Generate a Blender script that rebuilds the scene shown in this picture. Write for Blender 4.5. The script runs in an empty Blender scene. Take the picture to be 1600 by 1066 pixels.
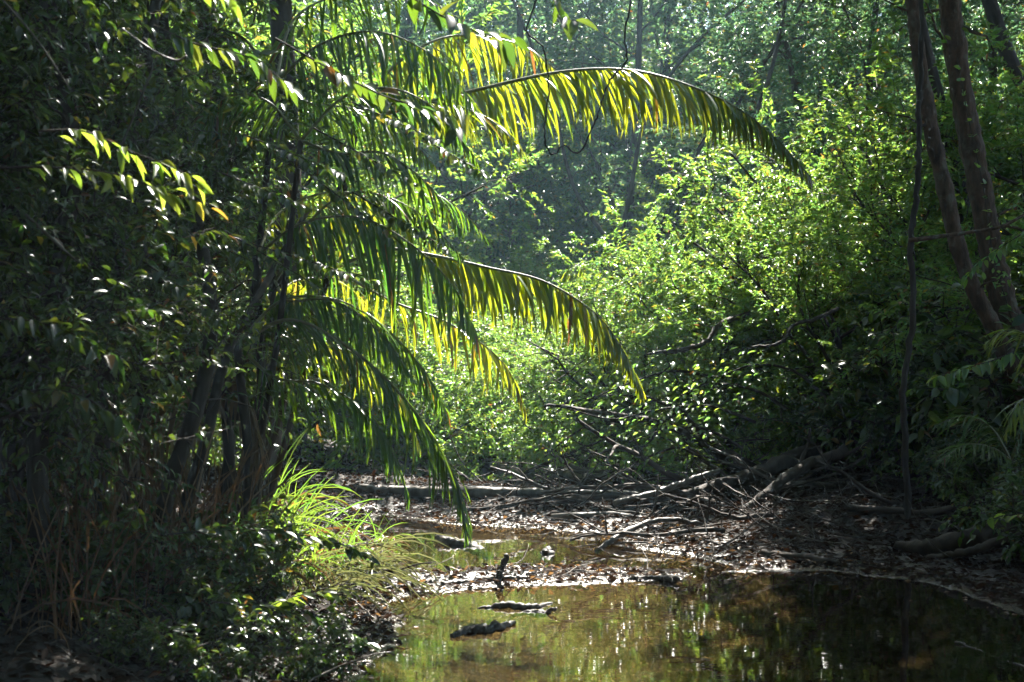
import bpy, math, random
import numpy as np
from mathutils import Vector, Matrix

# ------------------------------------------------------------------ camera, sky, sun, exposure
SC = bpy.context.scene
COL = SC.collection
FPX, HOR, CAMZ = 2222.0, 560.0, 1.6            # focal length in photo pixels, horizon row, eye height

cam = bpy.data.cameras.new('camera')
cam.sensor_width = 36.0
cam.lens = 36.0 * FPX / 1600.0
cam.shift_y = (HOR - 533.0) / 1600.0
cam.clip_start = 0.05
cam.clip_end = 1000
cam.dof.use_dof = True
cam.dof.focus_distance = 13.0
cam.dof.aperture_fstop = 4.5
camo = bpy.data.objects.new('camera', cam)
COL.objects.link(camo)
camo.location = (0, 0, CAMZ)
camo.rotation_euler = (math.radians(90), 0, 0)
SC.camera = camo

SUN_AZ, SUN_EL = math.radians(12), math.radians(49)     # azimuth to the right of the view axis (+Y)
SDIR = Vector((math.sin(SUN_AZ) * math.cos(SUN_EL), math.cos(SUN_AZ) * math.cos(SUN_EL), math.sin(SUN_EL)))

world = bpy.data.worlds.new('World')
SC.world = world
world.use_nodes = True
wn = world.node_tree.nodes
wl = world.node_tree.links
bg = wn['Background']
sky = wn.new('ShaderNodeTexSky')
sky.sky_type = 'NISHITA'
sky.sun_disc = False
sky.sun_elevation = SUN_EL
sky.sun_rotation = SUN_AZ
wl.new(sky.outputs['Color'], bg.inputs['Color'])
bg.inputs['Strength'].default_value = 0.05

sl = bpy.data.lights.new('sun', 'SUN')
sl.energy = 5.0
sl.angle = math.radians(0.5)
sl.color = (1.0, 0.95, 0.86)
so = bpy.data.objects.new('sun', sl)
COL.objects.link(so)
so.rotation_euler = (-SDIR).to_track_quat('-Z', 'Y').to_euler()
so.location = (10, 40, 60)

SC.view_settings.view_transform = 'Standard'
SC.view_settings.look = 'None'
SC.view_settings.gamma = 1.0
SC.view_settings.use_curve_mapping = False
SC.view_settings.exposure = 2.45

cy = SC.cycles
cy.max_bounces = 5
cy.diffuse_bounces = 1
cy.glossy_bounces = 2
cy.transmission_bounces = 4
cy.transparent_max_bounces = 8
cy.volume_bounces = 0
cy.caustics_reflective = False
cy.caustics_refractive = False
cy.sample_clamp_indirect = 4.0
cy.use_denoising = True
cy.use_adaptive_sampling = True
cy.adaptive_threshold = 0.03


def S(px, py, Y):
    """world point that stands Y metres in front of the camera at a place of the photograph"""
    return np.array([(px - 800.0) / FPX * Y, Y, CAMZ + (HOR - py) / FPX * Y])


# ------------------------------------------------------------------ small helpers
rng = np.random.default_rng(11)
UP = np.array([0, 0, 1.0])


def nrm(v):
    v = np.asarray(v, float)
    return v / np.maximum(np.linalg.norm(v, axis=-1, keepdims=True), 1e-9)


def mesh_np(name, V, F, mat=None, smooth=False):
    """V (n,3); F one array (m,k) or a list of such arrays"""
    V = np.asarray(V, np.float32)
    Fs = F if isinstance(F, list) else [F]
    Fs = [np.asarray(f, np.int32) for f in Fs if len(f)]
    me = bpy.data.meshes.new(name)
    nl = sum(f.size for f in Fs)
    npoly = sum(len(f) for f in Fs)
    me.vertices.add(len(V))
    me.vertices.foreach_set('co', V.ravel())
    me.loops.add(nl)
    me.loops.foreach_set('vertex_index', np.concatenate([f.ravel() for f in Fs]))
    me.polygons.add(npoly)
    tot = np.concatenate([np.full(len(f), f.shape[1], np.int32) for f in Fs])
    st = np.concatenate([[0], np.cumsum(tot)[:-1]]).astype(np.int32)
    me.polygons.foreach_set('loop_start', st)
    if smooth:
        me.polygons.foreach_set('use_smooth', np.ones(npoly, bool))
    me.update(calc_edges=True)
    if mat:
        me.materials.append(mat)
    return me


class MB:
    """collects quads and triangles of one mesh"""
    def __init__(self):
        self.V, self.Q, self.T, self.n = [], [], [], 0

    def add(self, V, Q=None, T=None):
        if Q is not None and len(Q):
            self.Q.append(np.asarray(Q) + self.n)
        if T is not None and len(T):
            self.T.append(np.asarray(T) + self.n)
        self.V.append(np.asarray(V))
        self.n += len(V)

    def mesh(self, name, mat=None, smooth=False):
        F = []
        if self.Q:
            F.append(np.concatenate(self.Q))
        if self.T:
            F.append(np.concatenate(self.T))
        return mesh_np(name, np.concatenate(self.V), F, mat, smooth)


def obj(name, me, parent=None, label=None, cat=None, group=None, kind=None):
    o = bpy.data.objects.new(name, me)
    COL.objects.link(o)
    if parent:
        o.parent = parent
    if label:
        o['label'] = label
    if cat:
        o['category'] = cat
    if group:
        o['group'] = group
    if kind:
        o['kind'] = kind
    return o


def thing(name, label, cat, loc=(0, 0, 0), rotz=0.0, group=None, scale=1.0, tilt=(0, 0)):
    o = obj(name, None, None, label, cat, group)
    o.empty_display_size = 0.1
    o.location = [float(c) for c in loc]
    o.rotation_euler = (tilt[0], tilt[1], rotz)
    o.scale = (scale, scale, scale) if np.isscalar(scale) else scale
    return o


def bez(pts, n):
    """smooth curve (Catmull-Rom) through control points"""
    P = np.asarray(pts, float)
    P = np.vstack([2 * P[0] - P[1], P, 2 * P[-1] - P[-2]])
    out = []
    m = len(P) - 3
    for s in np.linspace(0, m, n):
        i = min(int(s), m - 1)
        t = s - i
        a, b, c, d = P[i:i + 4]
        out.append(0.5 * (2 * b + (c - a) * t + (2 * a - 5 * b + 4 * c - d) * t * t + (3 * b - a - 3 * c + d) * t ** 3))
    return np.array(out)


def tube(mb, pts, radii, sides=6, rough=0.0, rg=rng):
    pts = np.asarray(pts, float)
    n = len(pts)
    radii = np.broadcast_to(np.asarray(radii, float), (n,))
    T = nrm(np.gradient(pts, axis=0))
    ref = np.array([0.0, 0.0, 1.0]) if abs(T[0][2]) < 0.9 else np.array([1.0, 0, 0])
    u = nrm(np.cross(T[0], ref))
    V = np.zeros((n, sides, 3))
    ang = np.linspace(0, 2 * math.pi, sides, endpoint=False)
    for i in range(n):
        u = nrm(u - T[i] * np.dot(u, T[i]))
        w = np.cross(T[i], u)
        r = radii[i] * (1 + rough * rg.normal(0, 1, sides))
        V[i] = pts[i] + np.outer(np.cos(ang) * r, u) + np.outer(np.sin(ang) * r, w)
    idx = np.arange(n * sides).reshape(n, sides)
    a = idx[:-1]
    b = idx[1:]
    Q = np.stack([a, np.roll(a, -1, 1), np.roll(b, -1, 1), b], -1).reshape(-1, 4)
    V = V.reshape(-1, 3)
    V = np.vstack([V, pts[0] - T[0] * radii[0] * 0.3, pts[-1] + T[-1] * radii[-1] * 0.3])
    k = n * sides
    t0 = np.stack([np.roll(idx[0], -1), idx[0], np.full(sides, k)], -1)
    t1 = np.stack([idx[-1], np.roll(idx[-1], -1), np.full(sides, k + 1)], -1)
    mb.add(V, Q, np.vstack([t0, t1]))


def wander(p0, d0, L, n, jit, lift, rg):
    pts = [np.array(p0, float)]
    d = nrm(d0)
    for i in range(n):
        d = nrm(d + rg.normal(0, jit, 3) + np.array([0, 0, lift]))
        pts.append(pts[-1] + d * L / n)
    return np.array(pts)


def vnoise(x, y, seed=0):
    """smooth lattice noise, -1..1"""
    xi = np.floor(x).astype(int)
    yi = np.floor(y).astype(int)
    xf, yf = x - xi, y - yi
    xf = xf * xf * (3 - 2 * xf)
    yf = yf * yf * (3 - 2 * yf)

    def h(a, b):
        v = np.sin(a * 127.1 + b * 311.7 + seed * 74.7) * 43758.5453
        return 2 * (v - np.floor(v)) - 1
    return (h(xi, yi) * (1 - xf) + h(xi + 1, yi) * xf) * (1 - yf) + (h(xi, yi + 1) * (1 - xf) + h(xi + 1, yi + 1) * xf) * yf


# ------------------------------------------------------------------ materials
def new_mat(name):
    m = bpy.data.materials.new(name)
    m.use_nodes = True
    n, l = m.node_tree.nodes, m.node_tree.links
    n.remove(n['Principled BSDF'])
    return m, n, l, n['Material Output']


def ramp(n, stops):
    r = n.new('ShaderNodeValToRGB')
    cr = r.color_ramp
    while len(cr.elements) < len(stops):
        cr.elements.new(0.5)
    for e, (p, c) in zip(cr.elements, stops):
        e.position = p
        e.color = (*c, 1)
    return r


def leaf_mat(name, cols, tcols, fac=0.45, rough=0.35, spec=0.5, old=True):
    """cols: reflected colours, tcols: colours of the light that comes through the blade"""
    m, n, l, out = new_mat(name)
    geo = n.new('ShaderNodeNewGeometry')
    oi = n.new('ShaderNodeObjectInfo')
    add = n.new('ShaderNodeMath')
    add.operation = 'ADD'
    l.new(geo.outputs['Random Per Island'], add.inputs[0])
    l.new(oi.outputs['Random'], add.inputs[1])
    fr = n.new('ShaderNodeMath')
    fr.operation = 'FRACT'
    l.new(add.outputs[0], fr.inputs[0])
    k = len(cols)
    e = .96 if old else 1.0
    r1 = ramp(n, [(e * i / max(k - 1, 1), c) for i, c in enumerate(cols)] + ([(.975, (.13, .10, .02)), (.992, (.10, .05, .02))] if old else []))
    k = len(tcols)
    r2 = ramp(n, [(e * i / max(k - 1, 1), c) for i, c in enumerate(tcols)] + ([(.975, (.55, .40, .04)), (.992, (.28, .12, .03))] if old else []))
    l.new(fr.outputs[0], r1.inputs[0])
    l.new(fr.outputs[0], r2.inputs[0])
    p = n.new('ShaderNodeBsdfPrincipled')
    p.inputs['Roughness'].default_value = rough
    p.inputs['Specular IOR Level'].default_value = spec
    t = n.new('ShaderNodeBsdfTranslucent')
    mx = n.new('ShaderNodeMixShader')
    mx.inputs[0].default_value = fac
    l.new(r1.outputs[0], p.inputs['Base Color'])
    l.new(r2.outputs[0], t.inputs['Color'])
    l.new(p.outputs[0], mx.inputs[1])
    l.new(t.outputs[0], mx.inputs[2])
    l.new(mx.outputs[0], out.inputs['Surface'])
    return m


def bark_mat(name, a, b, scale=18, rough=0.8, bump=0.5, stretch=0.25, lichen=None):
    m, n, l, out = new_mat(name)
    tc = n.new('ShaderNodeTexCoord')
    mp = n.new('ShaderNodeMapping')
    mp.inputs['Scale'].default_value = (1, 1, stretch)
    no = n.new('ShaderNodeTexNoise')
    no.inputs['Scale'].default_value = scale
    no.inputs['Detail'].default_value = 6
    no2 = n.new('ShaderNodeTexNoise')
    no2.inputs['Scale'].default_value = 3.5
    no2.inputs['Detail'].default_value = 3
    l.new(tc.outputs['Object'], mp.inputs['Vector'])
    l.new(mp.outputs[0], no.inputs['Vector'])
    l.new(tc.outputs['Object'], no2.inputs['Vector'])
    ad = n.new('ShaderNodeMath')
    ad.operation = 'MULTIPLY_ADD'
    ad.inputs[1].default_value = 0.6
    l.new(no.outputs[0], ad.inputs[0])
    sc = n.new('ShaderNodeMath')
    sc.operation = 'MULTIPLY'
    sc.inputs[1].default_value = 0.4
    l.new(no2.outputs[0], sc.inputs[0])
    l.new(sc.outputs[0], ad.inputs[2])
    r = ramp(n, [(0.35, a), (0.65, b)])
    l.new(ad.outputs[0], r.inputs[0])
    p = n.new('ShaderNodeBsdfPrincipled')
    p.inputs['Roughness'].default_value = rough
    l.new(r.outputs[0], p.inputs['Base Color'])
    if lichen:
        n3 = n.new('ShaderNodeTexNoise')
        n3.inputs['Scale'].default_value = 7
        n3.inputs['Detail'].default_value = 8
        n3.inputs['Roughness'].default_value = .65
        l.new(tc.outputs['Object'], n3.inputs['Vector'])
        r3 = ramp(n, [(.56, (0, 0, 0)), (.64, (1, 1, 1))])
        l.new(n3.outputs[0], r3.inputs[0])
        cmx = n.new('ShaderNodeMix')
        cmx.data_type = 'RGBA'
        l.new(r3.outputs[0], cmx.inputs[0])
        l.new(r.outputs[0], cmx.inputs[6])
        cmx.inputs[7].default_value = (*lichen, 1)
        l.new(cmx.outputs[2], p.inputs['Base Color'])
    bp = n.new('ShaderNodeBump')
    bp.inputs['Strength'].default_value = bump
    bp.inputs['Distance'].default_value = 0.03
    l.new(no.outputs[0], bp.inputs['Height'])
    l.new(bp.outputs[0], p.inputs['Normal'])
    l.new(p.outputs[0], out.inputs['Surface'])
    return m


M = {}
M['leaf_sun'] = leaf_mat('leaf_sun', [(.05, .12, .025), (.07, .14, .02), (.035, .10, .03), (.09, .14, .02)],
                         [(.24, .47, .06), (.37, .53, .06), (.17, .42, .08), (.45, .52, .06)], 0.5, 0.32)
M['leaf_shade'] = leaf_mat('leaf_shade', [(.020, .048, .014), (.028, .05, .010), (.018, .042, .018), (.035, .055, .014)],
                           [(.10, .24, .02), (.20, .30, .02), (.08, .20, .03), (.28, .32, .03)], 0.38, 0.30, 0.6)  # darkened copy of the leaf colours; the thicket's shade is put into them
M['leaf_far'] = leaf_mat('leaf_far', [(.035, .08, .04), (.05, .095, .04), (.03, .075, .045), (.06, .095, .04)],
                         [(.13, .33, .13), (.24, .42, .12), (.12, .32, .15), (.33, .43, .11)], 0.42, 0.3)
M['leaf_gold'] = leaf_mat('leaf_gold', [(.08, .12, .02), (.10, .12, .02), (.06, .11, .02)],
                          [(.32, .48, .04), (.42, .50, .05), (.26, .44, .04)], 0.5, 0.35)
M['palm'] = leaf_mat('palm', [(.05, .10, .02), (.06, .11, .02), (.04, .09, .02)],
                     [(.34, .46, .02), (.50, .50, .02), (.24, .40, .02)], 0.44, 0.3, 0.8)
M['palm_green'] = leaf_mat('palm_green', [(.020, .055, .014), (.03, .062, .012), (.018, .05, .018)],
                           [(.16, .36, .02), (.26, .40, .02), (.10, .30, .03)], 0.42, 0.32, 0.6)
M['dry_leaf'] = leaf_mat('dry_leaf', [(.12, .07, .03), (.17, .10, .05), (.08, .045, .02), (.20, .14, .08)],
                         [(.35, .17, .05), (.40, .22, .07), (.22, .10, .03)], 0.25, 0.42, .5, False)
M['litter'] = leaf_mat('litter', [(.010, .006, .004), (.018, .010, .006), (.008, .005, .0035), (.022, .014, .009), (.015, .008, .0045)],
                       [(.12, .05, .02), (.14, .07, .03)], 0.10, 0.7, 0.08, False)
M['grass'] = leaf_mat('grass', [(.07, .14, .02), (.10, .15, .03), (.05, .12, .02)],
                      [(.22, .42, .04), (.34, .46, .05), (.16, .38, .04)], 0.42, 0.28, 0.6)
M['straw'] = leaf_mat('straw', [(.16, .18, .10), (.22, .21, .14), (.11, .13, .06)], [(.30, .36, .10), (.34, .32, .12)], 0.25, 0.22, .8, False)
M['bark'] = bark_mat('bark', (.016, .011, .007), (.055, .036, .023))
M['bark_red'] = bark_mat('bark_red', (.018, .011, .007), (.12, .068, .042), 24, .85, 1.0, .35, (.10, .085, .06))
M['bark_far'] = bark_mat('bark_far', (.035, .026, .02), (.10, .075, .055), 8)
M['driftwood'] = bark_mat('driftwood', (.03, .024, .018), (.13, .105, .08), 14, 0.55, 0.6)
M['wet_wood'] = bark_mat('wet_wood', (.010, .008, .006), (.055, .042, .032), 22, 0.6, 1.0)
M['vine'] = bark_mat('vine', (.012, .009, .007), (.04, .028, .02), 30)
M['rachis'] = bark_mat('rachis', (.09, .10, .03), (.16, .15, .05), 30, 0.4, 0.1)
M['dry_stem'] = bark_mat('dry_stem', (.10, .055, .025), (.22, .13, .065), 30, 0.6, 0.2)

# ground: mud with wet margins, sand below the water line
m, n, l, out = new_mat('mud')
tc = n.new('ShaderNodeTexCoord')
geo = n.new('ShaderNodeNewGeometry')
sx = n.new('ShaderNodeSeparateXYZ')
l.new(geo.outputs['Position'], sx.inputs[0])
n1 = n.new('ShaderNodeTexNoise')
n1.inputs['Scale'].default_value = 1.6
n1.inputs['Detail'].default_value = 8
n2 = n.new('ShaderNodeTexNoise')
n2.inputs['Scale'].default_value = 26
n2.inputs['Detail'].default_value = 6
l.new(tc.outputs['Object'], n1.inputs['Vector'])
l.new(tc.outputs['Object'], n2.inputs['Vector'])
mud = ramp(n, [(0.3, (.010, .007, .005)), (0.55, (.026, .017, .011)), (0.75, (.05, .034, .021))])
l.new(n1.outputs[0], mud.inputs[0])
sand = ramp(n, [(0.32, (.022, .014, .006)), (0.5, (.07, .043, .017)), (0.7, (.16, .10, .042))])
mix2 = n.new('ShaderNodeMath')
mix2.operation = 'MULTIPLY_ADD'
mix2.inputs[1].default_value = 0.35
l.new(n2.outputs[0], mix2.inputs[0])
h1 = n.new('ShaderNodeMath')
h1.operation = 'MULTIPLY'
h1.inputs[1].default_value = 0.65
l.new(n1.outputs[0], h1.inputs[0])
l.new(h1.outputs[0], mix2.inputs[2])
l.new(mix2.outputs[0], sand.inputs[0])
zr = n.new('ShaderNodeMapRange')
zr.inputs['From Min'].default_value = -0.05
zr.inputs['From Max'].default_value = 0.03
l.new(sx.outputs['Z'], zr.inputs['Value'])
cm = n.new('ShaderNodeMix')
cm.data_type = 'RGBA'
l.new(zr.outputs[0], cm.inputs[0])
l.new(sand.outputs[0], cm.inputs[6])
l.new(mud.outputs[0], cm.inputs[7])
p = n.new('ShaderNodeBsdfPrincipled')
l.new(cm.outputs[2], p.inputs['Base Color'])
rr = n.new('ShaderNodeMapRange')
rr.inputs['From Min'].default_value = 0.02
rr.inputs['From Max'].default_value = 0.09
rr.inputs['To Min'].default_value = 0.22
rr.inputs['To Max'].default_value = 0.85
l.new(sx.outputs['Z'], rr.inputs['Value'])
l.new(rr.outputs[0], p.inputs['Roughness'])
bp = n.new('ShaderNodeBump')
bp.inputs['Strength'].default_value = 0.8
bp.inputs['Distance'].default_value = 0.03
l.new(n2.outputs[0], bp.inputs['Height'])
l.new(bp.outputs[0], p.inputs['Normal'])
l.new(p.outputs[0], out.inputs['Surface'])
M['mud'] = m

# water: clear tea-coloured surface, mirror by Fresnel, the bed shows through
m, n, l, out = new_mat('stream_water')
tc = n.new('ShaderNodeTexCoord')
mp = n.new('ShaderNodeMapping')
mp.inputs['Scale'].default_value = (0.45, 1.5, 1.0)
w1 = n.new('ShaderNodeTexNoise')
w1.inputs['Scale'].default_value = 2.4
w1.inputs['Detail'].default_value = 3
w2 = n.new('ShaderNodeTexNoise')
w2.inputs['Scale'].default_value = 16
w2.inputs['Detail'].default_value = 2
l.new(tc.outputs['Object'], mp.inputs['Vector'])
l.new(mp.outputs[0], w1.inputs['Vector'])
l.new(mp.outputs[0], w2.inputs['Vector'])
b1 = n.new('ShaderNodeBump')
b1.inputs['Strength'].default_value = 1.0
b1.inputs['Distance'].default_value = 0.0014
l.new(w1.outputs[0], b1.inputs['Height'])
b2 = n.new('ShaderNodeBump')
b2.inputs['Strength'].default_value = 1.0
b2.inputs['Distance'].default_value = 0.00012
l.new(w2.outputs[0], b2.inputs['Height'])
l.new(b1.outputs[0], b2.inputs['Normal'])
fr = n.new('ShaderNodeFresnel')
fr.inputs['IOR'].default_value = 1.33
tr = n.new('ShaderNodeBsdfTransparent')
tr.inputs['Color'].default_value = (0.30, 0.25, 0.14, 1)
gl = n.new('ShaderNodeBsdfGlossy')
gl.inputs['Roughness'].default_value = 0.01
gl.inputs['Color'].default_value = (1, 1, 1, 1)
mx = n.new('ShaderNodeMixShader')
l.new(b2.outputs[0], fr.inputs['Normal'])
l.new(b2.outputs[0], gl.inputs['Normal'])
l.new(fr.outputs[0], mx.inputs[0])
l.new(tr.outputs[0], mx.inputs[1])
l.new(gl.outputs[0], mx.inputs[2])
l.new(mx.outputs[0], out.inputs['Surface'])
M['water'] = m

# ------------------------------------------------------------------ terrain
POOLS = [
    np.array([(-0.95, 2.5), (-0.85, 6), (-0.75, 7.1), (-0.62, 8.0), (-0.72, 8.6), (-0.85, 9.3), (-0.70, 9.65), (-.44, 9.72), (0, 9.95),
              (.6, 10.15), (1.2, 10.25), (1.44, 10.65), (2.4, 10.68), (2.87, 10.3), (3.07, 9.75), (3.2, 8.9), (4.0, 7.5), (4.7, 5), (5, 2.5)]),
    np.array([(-.87, 10.75), (-.48, 10.6), (-.1, 10.85), (.49, 10.9), (.98, 10.8), (1.45, 10.6), (1.75, 10.75), (1.72, 11.0), (1.45, 11.55),
              (1.07, 11.9), (.92, 12.8), (.3, 13.4), (-.6, 13.6), (-1.3, 14.5), (-1.4, 13.2), (-1.07, 11.9)]),
    np.array([(-1.2, 17.0), (-.2, 17.3), (1.0, 18.2), (2.2, 20), (4.5, 24), (6.0, 28), (2.5, 33), (-1, 30), (-2, 24)]),
]


def poly_sd(x, y, P):
    d = np.full(x.shape, 1e9)
    ins = np.zeros(x.shape, bool)
    n = len(P)
    for i in range(n):
        ax, ay = P[i]
        bx, by = P[(i + 1) % n]
        ex, ey = bx - ax, by - ay
        wx, wy = x - ax, y - ay
        t = np.clip((wx * ex + wy * ey) / (ex * ex + ey * ey), 0, 1)
        d = np.minimum(d, np.hypot(wx - ex * t, wy - ey * t))
        c = ((ay <= y) & (by > y)) | ((by <= y) & (ay > y))
        ins ^= c & (x < ax + (y - ay) * ex / (ey if abs(ey) > 1e-9 else 1e-9))
    return np.where(ins, -d, d)


def terrain(x, y):
    x = np.atleast_1d(np.asarray(x, float))
    y = np.atleast_1d(np.asarray(y, float))
    d = np.minimum.reduce([poly_sd(x, y, P) for P in POOLS])
    d = d + 0.07 * vnoise(x * 2.2, y * 2.2, 3) + 0.03 * vnoise(x * 7, y * 7, 5)
    left = np.clip((0.2 - x) / 1.2, 0, 1)
    do = np.maximum(d, 0)
    z = 0.07 * np.minimum(do, 0.5) + np.where(do > .35, (do - .35), 0) * (0.10 + 0.14 * left)
    z = np.minimum(z, 0.75 + 0.35 * left)
    far = np.clip((y - 36) / 60, 0, 1)
    z = z + 22 * far ** 1.3 + 0.05 * np.clip(np.abs(x) - 7, 0, 60)
    z = z + np.clip(do, 0, 1) * (0.06 * vnoise(x * 1.3, y * 1.3, 7) + 0.03 * vnoise(x * 4, y * 4, 8) + 0.015 * vnoise(x * 11, y * 11, 9))
    zi = -0.26 * np.clip(-d / 1.1, 0, 1) ** 0.8 + 0.03 * vnoise(x * 1.8, y * 1.8, 4) * np.clip(-d, 0, 1)
    return np.where(d > 0, z + 0.004, zi)


def tz(x, y):
    return float(terrain(x, y)[0])


gx = np.concatenate([np.linspace(-160, -12, 38), np.linspace(-11.5, -4.6, 50), np.arange(-4.5, 6.5, 0.055), np.linspace(6.6, 13, 50), np.linspace(14, 160, 38)])
gy = np.concatenate([np.linspace(-60, 3, 30), np.arange(3.2, 19, 0.055), np.linspace(19.1, 40, 110), np.linspace(41, 200, 60)])
X, Y = np.meshgrid(gx, gy)
Z = terrain(X.ravel(), Y.ravel())
idx = np.arange(X.size).reshape(X.shape)
Q = np.stack([idx[:-1, :-1], idx[:-1, 1:], idx[1:, 1:], idx[1:, :-1]], -1).reshape(-1, 4)
obj('ground', mesh_np('ground', np.stack([X.ravel(), Y.ravel(), Z], -1), Q, M['mud'], True), kind='structure')

gx = np.linspace(-3.5, 8, 60)
gy = np.linspace(2, 35, 120)
X, Y = np.meshgrid(gx, gy)
idx = np.arange(X.size).reshape(X.shape)
Q = np.stack([idx[:-1, :-1], idx[:-1, 1:], idx[1:, 1:], idx[1:, :-1]], -1).reshape(-1, 4)
obj('stream_water', mesh_np('stream_water', np.stack([X.ravel(), Y.ravel(), np.zeros(X.size)], -1), Q, M['water'], True), kind='structure')

# ------------------------------------------------------------------ leaves
# leaf templates: (u along, v across, h off the blade) and triangles
LEAF2 = (np.array([(0, 0, 0), (.45, .5, .10), (.45, -.5, .10), (1, 0, -.10)]), np.array([(0, 3, 1), (0, 2, 3)]))
LEAF8 = (np.array([(0, 0, 0), (.28, .42, .07), (.28, 0, 0), (.28, -.42, .07), (.62, .40, .02), (.62, 0, -.05), (.62, -.40, .02), (1, 0, -.22)]),
         np.array([(0, 2, 1), (0, 3, 2), (1, 2, 5), (1, 5, 4), (2, 3, 6), (2, 6, 5), (4, 5, 7), (5, 6, 7)]))


def leaves_into(mb, P, D, N, L, W, tpl):
    uvh, F = tpl
    D = nrm(D)
    Sd = nrm(np.cross(D, N))
    Nn = np.cross(Sd, D)
    L = np.asarray(L)[:, None, None]
    W = np.asarray(W)[:, None, None]
    V = P[:, None, :] + D[:, None, :] * uvh[None, :, 0:1] * L + Sd[:, None, :] * uvh[None, :, 1:2] * W + Nn[:, None, :] * uvh[None, :, 2:3] * L
    k = len(uvh)
    F = F[None] + (np.arange(len(P)) * k)[:, None, None]
    mb.add(V.reshape(-1, 3), None, F.reshape(-1, 3))


def twig_leaves(rg, p, d, l, nl, size, ratio, droop, flat=1.0, spread=1.0):
    """leaf positions, directions, normals, lengths, widths on the twigs that start at p (n,3) along d"""
    n = len(p)
    t = rg.uniform(0.12, 1.0, (n, nl))
    pos = p[:, None] + d[:, None] * (l[:, None] * t)[..., None] + UP * (-0.12 * l[:, None] * t * t)[..., None]
    side = nrm(np.cross(d, UP) + rg.normal(0, .15, d.shape))
    sg = rg.choice([-1, 1], (n, nl))
    dirs = d[:, None] * 0.55 + side[:, None] * (sg * spread)[..., None] + rg.normal(0, .35, (n, nl, 3)) + UP * (-droop)
    nor = UP * flat + rg.normal(0, .45, (n, nl, 3)) + side[:, None] * (sg * 0.2)[..., None]
    L = size * rg.uniform(.6, 1.25, (n, nl))
    return pos.reshape(-1, 3), nrm(dirs.reshape(-1, 3)), nor.reshape(-1, 3), L.ravel(), (L * ratio * rg.uniform(.8, 1.15, (n, nl))).ravel()


def make_tree(seed, trunk, r0, r1, n1, t_range, len1, up1, n2, len2, n3, len3, nl, size, ratio, droop, tpl, leaf, bark,
              up_gain=0.0, jit=0.16, bias=None, sub_up=0.1, sides=7, taper1=0.45, flat=1.0):
    """trunk: (k,3) control points in local space. Returns parts [(name, mesh, kind)] and sample leaf poses"""
    rg = np.random.default_rng(seed)
    tp = bez(trunk, 22)
    parts = []
    mb = MB()
    flare = np.ones(22)
    flare[:4] = [1.35, 1.18, 1.07, 1.02]
    tube(mb, tp, np.linspace(r0, r1, 22) * flare, sides + 2, 0.04, rg)
    parts.append(('trunk', mb.mesh('trunk', M[bark], True), None))
    cr = MB()
    LP, LD, LN, LL, LW = [], [], [], [], []
    for i in range(n1):
        f = t_range[0] + (t_range[1] - t_range[0]) * (i + rg.uniform(0, .9)) / n1
        k = f * 21
        i0 = min(int(k), 20)
        p = tp[i0] + (tp[i0 + 1] - tp[i0]) * (k - i0)
        a = i * 2.399 + rg.normal(0, .4)
        d = np.array([math.cos(a), math.sin(a), 0])
        if bias is not None:
            d = nrm(d + np.array(bias) * rg.uniform(.3, 1))
        d = nrm(d + UP * (up1 + rg.normal(0, .15) + up_gain * f))
        L1 = len1 * rg.uniform(.65, 1.2) * (1 - taper1 * max(0, f - .4))
        limb = wander(p, d, L1, 9, jit, 0.02, rg)
        lb = MB()
        rl = (r0 + (r1 - r0) * f) * rg.uniform(.32, .5)
        tube(lb, limb, np.linspace(rl, rl * .25, 10), sides, .03, rg)
        for j in range(n2):
            g = rg.uniform(.18, 1.0)
            kk = g * 9
            j0 = min(int(kk), 8)
            q = limb[j0] + (limb[j0 + 1] - limb[j0]) * (kk - j0)
            td = nrm(limb[j0 + 1] - limb[j0])
            dd = nrm(td * 0.7 + rg.normal(0, .6, 3) + UP * sub_up)
            L2 = len2 * rg.uniform(.6, 1.25)
            br = wander(q, dd, L2, 5, jit * 1.3, 0.0, rg)
            r2 = max(rl * (1 - .7 * g) * .45, .004)
            tube(lb, br, np.linspace(r2, r2 * .3, 6), 4, 0, rg)
            u = rg.uniform(.1, 1.0, n3) * 5
            u0 = np.minimum(u.astype(int), 4)
            tp0 = br[u0] + (br[u0 + 1] - br[u0]) * (u - u0)[:, None]
            tdv = nrm(br[u0 + 1] - br[u0]) * .6 + rg.normal(0, .6, (n3, 3)) + UP * .05
            tdv = nrm(tdv)
            tl = len3 * rg.uniform(.6, 1.3, n3)
            for a_, b_, c_ in zip(tp0, tdv, tl):
                e = a_ + b_ * c_ + UP * (-.12 * c_)
                s = nrm(np.cross(b_, UP + .01)) * .003
                w = np.cross(b_, s)
                lb.add(np.array([a_ + s, a_ - s + w, a_ - s - w, e]), None, np.array([(0, 1, 3), (1, 2, 3), (2, 0, 3)]))
            o = twig_leaves(rg, tp0, tdv, tl, nl, size, ratio, droop, flat)
            LP.append(o[0]); LD.append(o[1]); LN.append(o[2]); LL.append(o[3]); LW.append(o[4])
        parts.append(('limb', lb.mesh('limb', M[bark], True), None))
    LP, LD, LN, LL, LW = map(np.concatenate, (LP, LD, LN, LL, LW))
    leaves_into(cr, LP, LD, LN, LL, LW, tpl)
    parts.append(('crown', cr.mesh('crown', M[leaf]), 'stuff'))
    return dict(parts=parts, leaves=(LP, LD, LN, LL, LW), leaf=leaf)


def plant(proto, name, label, cat, group, x, y, rotz=0, scale=1.0, z=None, tilt=(0, 0), n_leaf=0, leaf_mesh=None, skip_leaf=None):
    t = thing(name, label, cat, (x, y, (tz(x, y) - .03) if z is None else z), rotz, group, scale, tilt)
    for nme, me, kind in proto['parts']:
        obj(nme, me, t, kind=kind)
    if n_leaf:
        single_leaves(t, proto, n_leaf, leaf_mesh)
    return t


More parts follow.
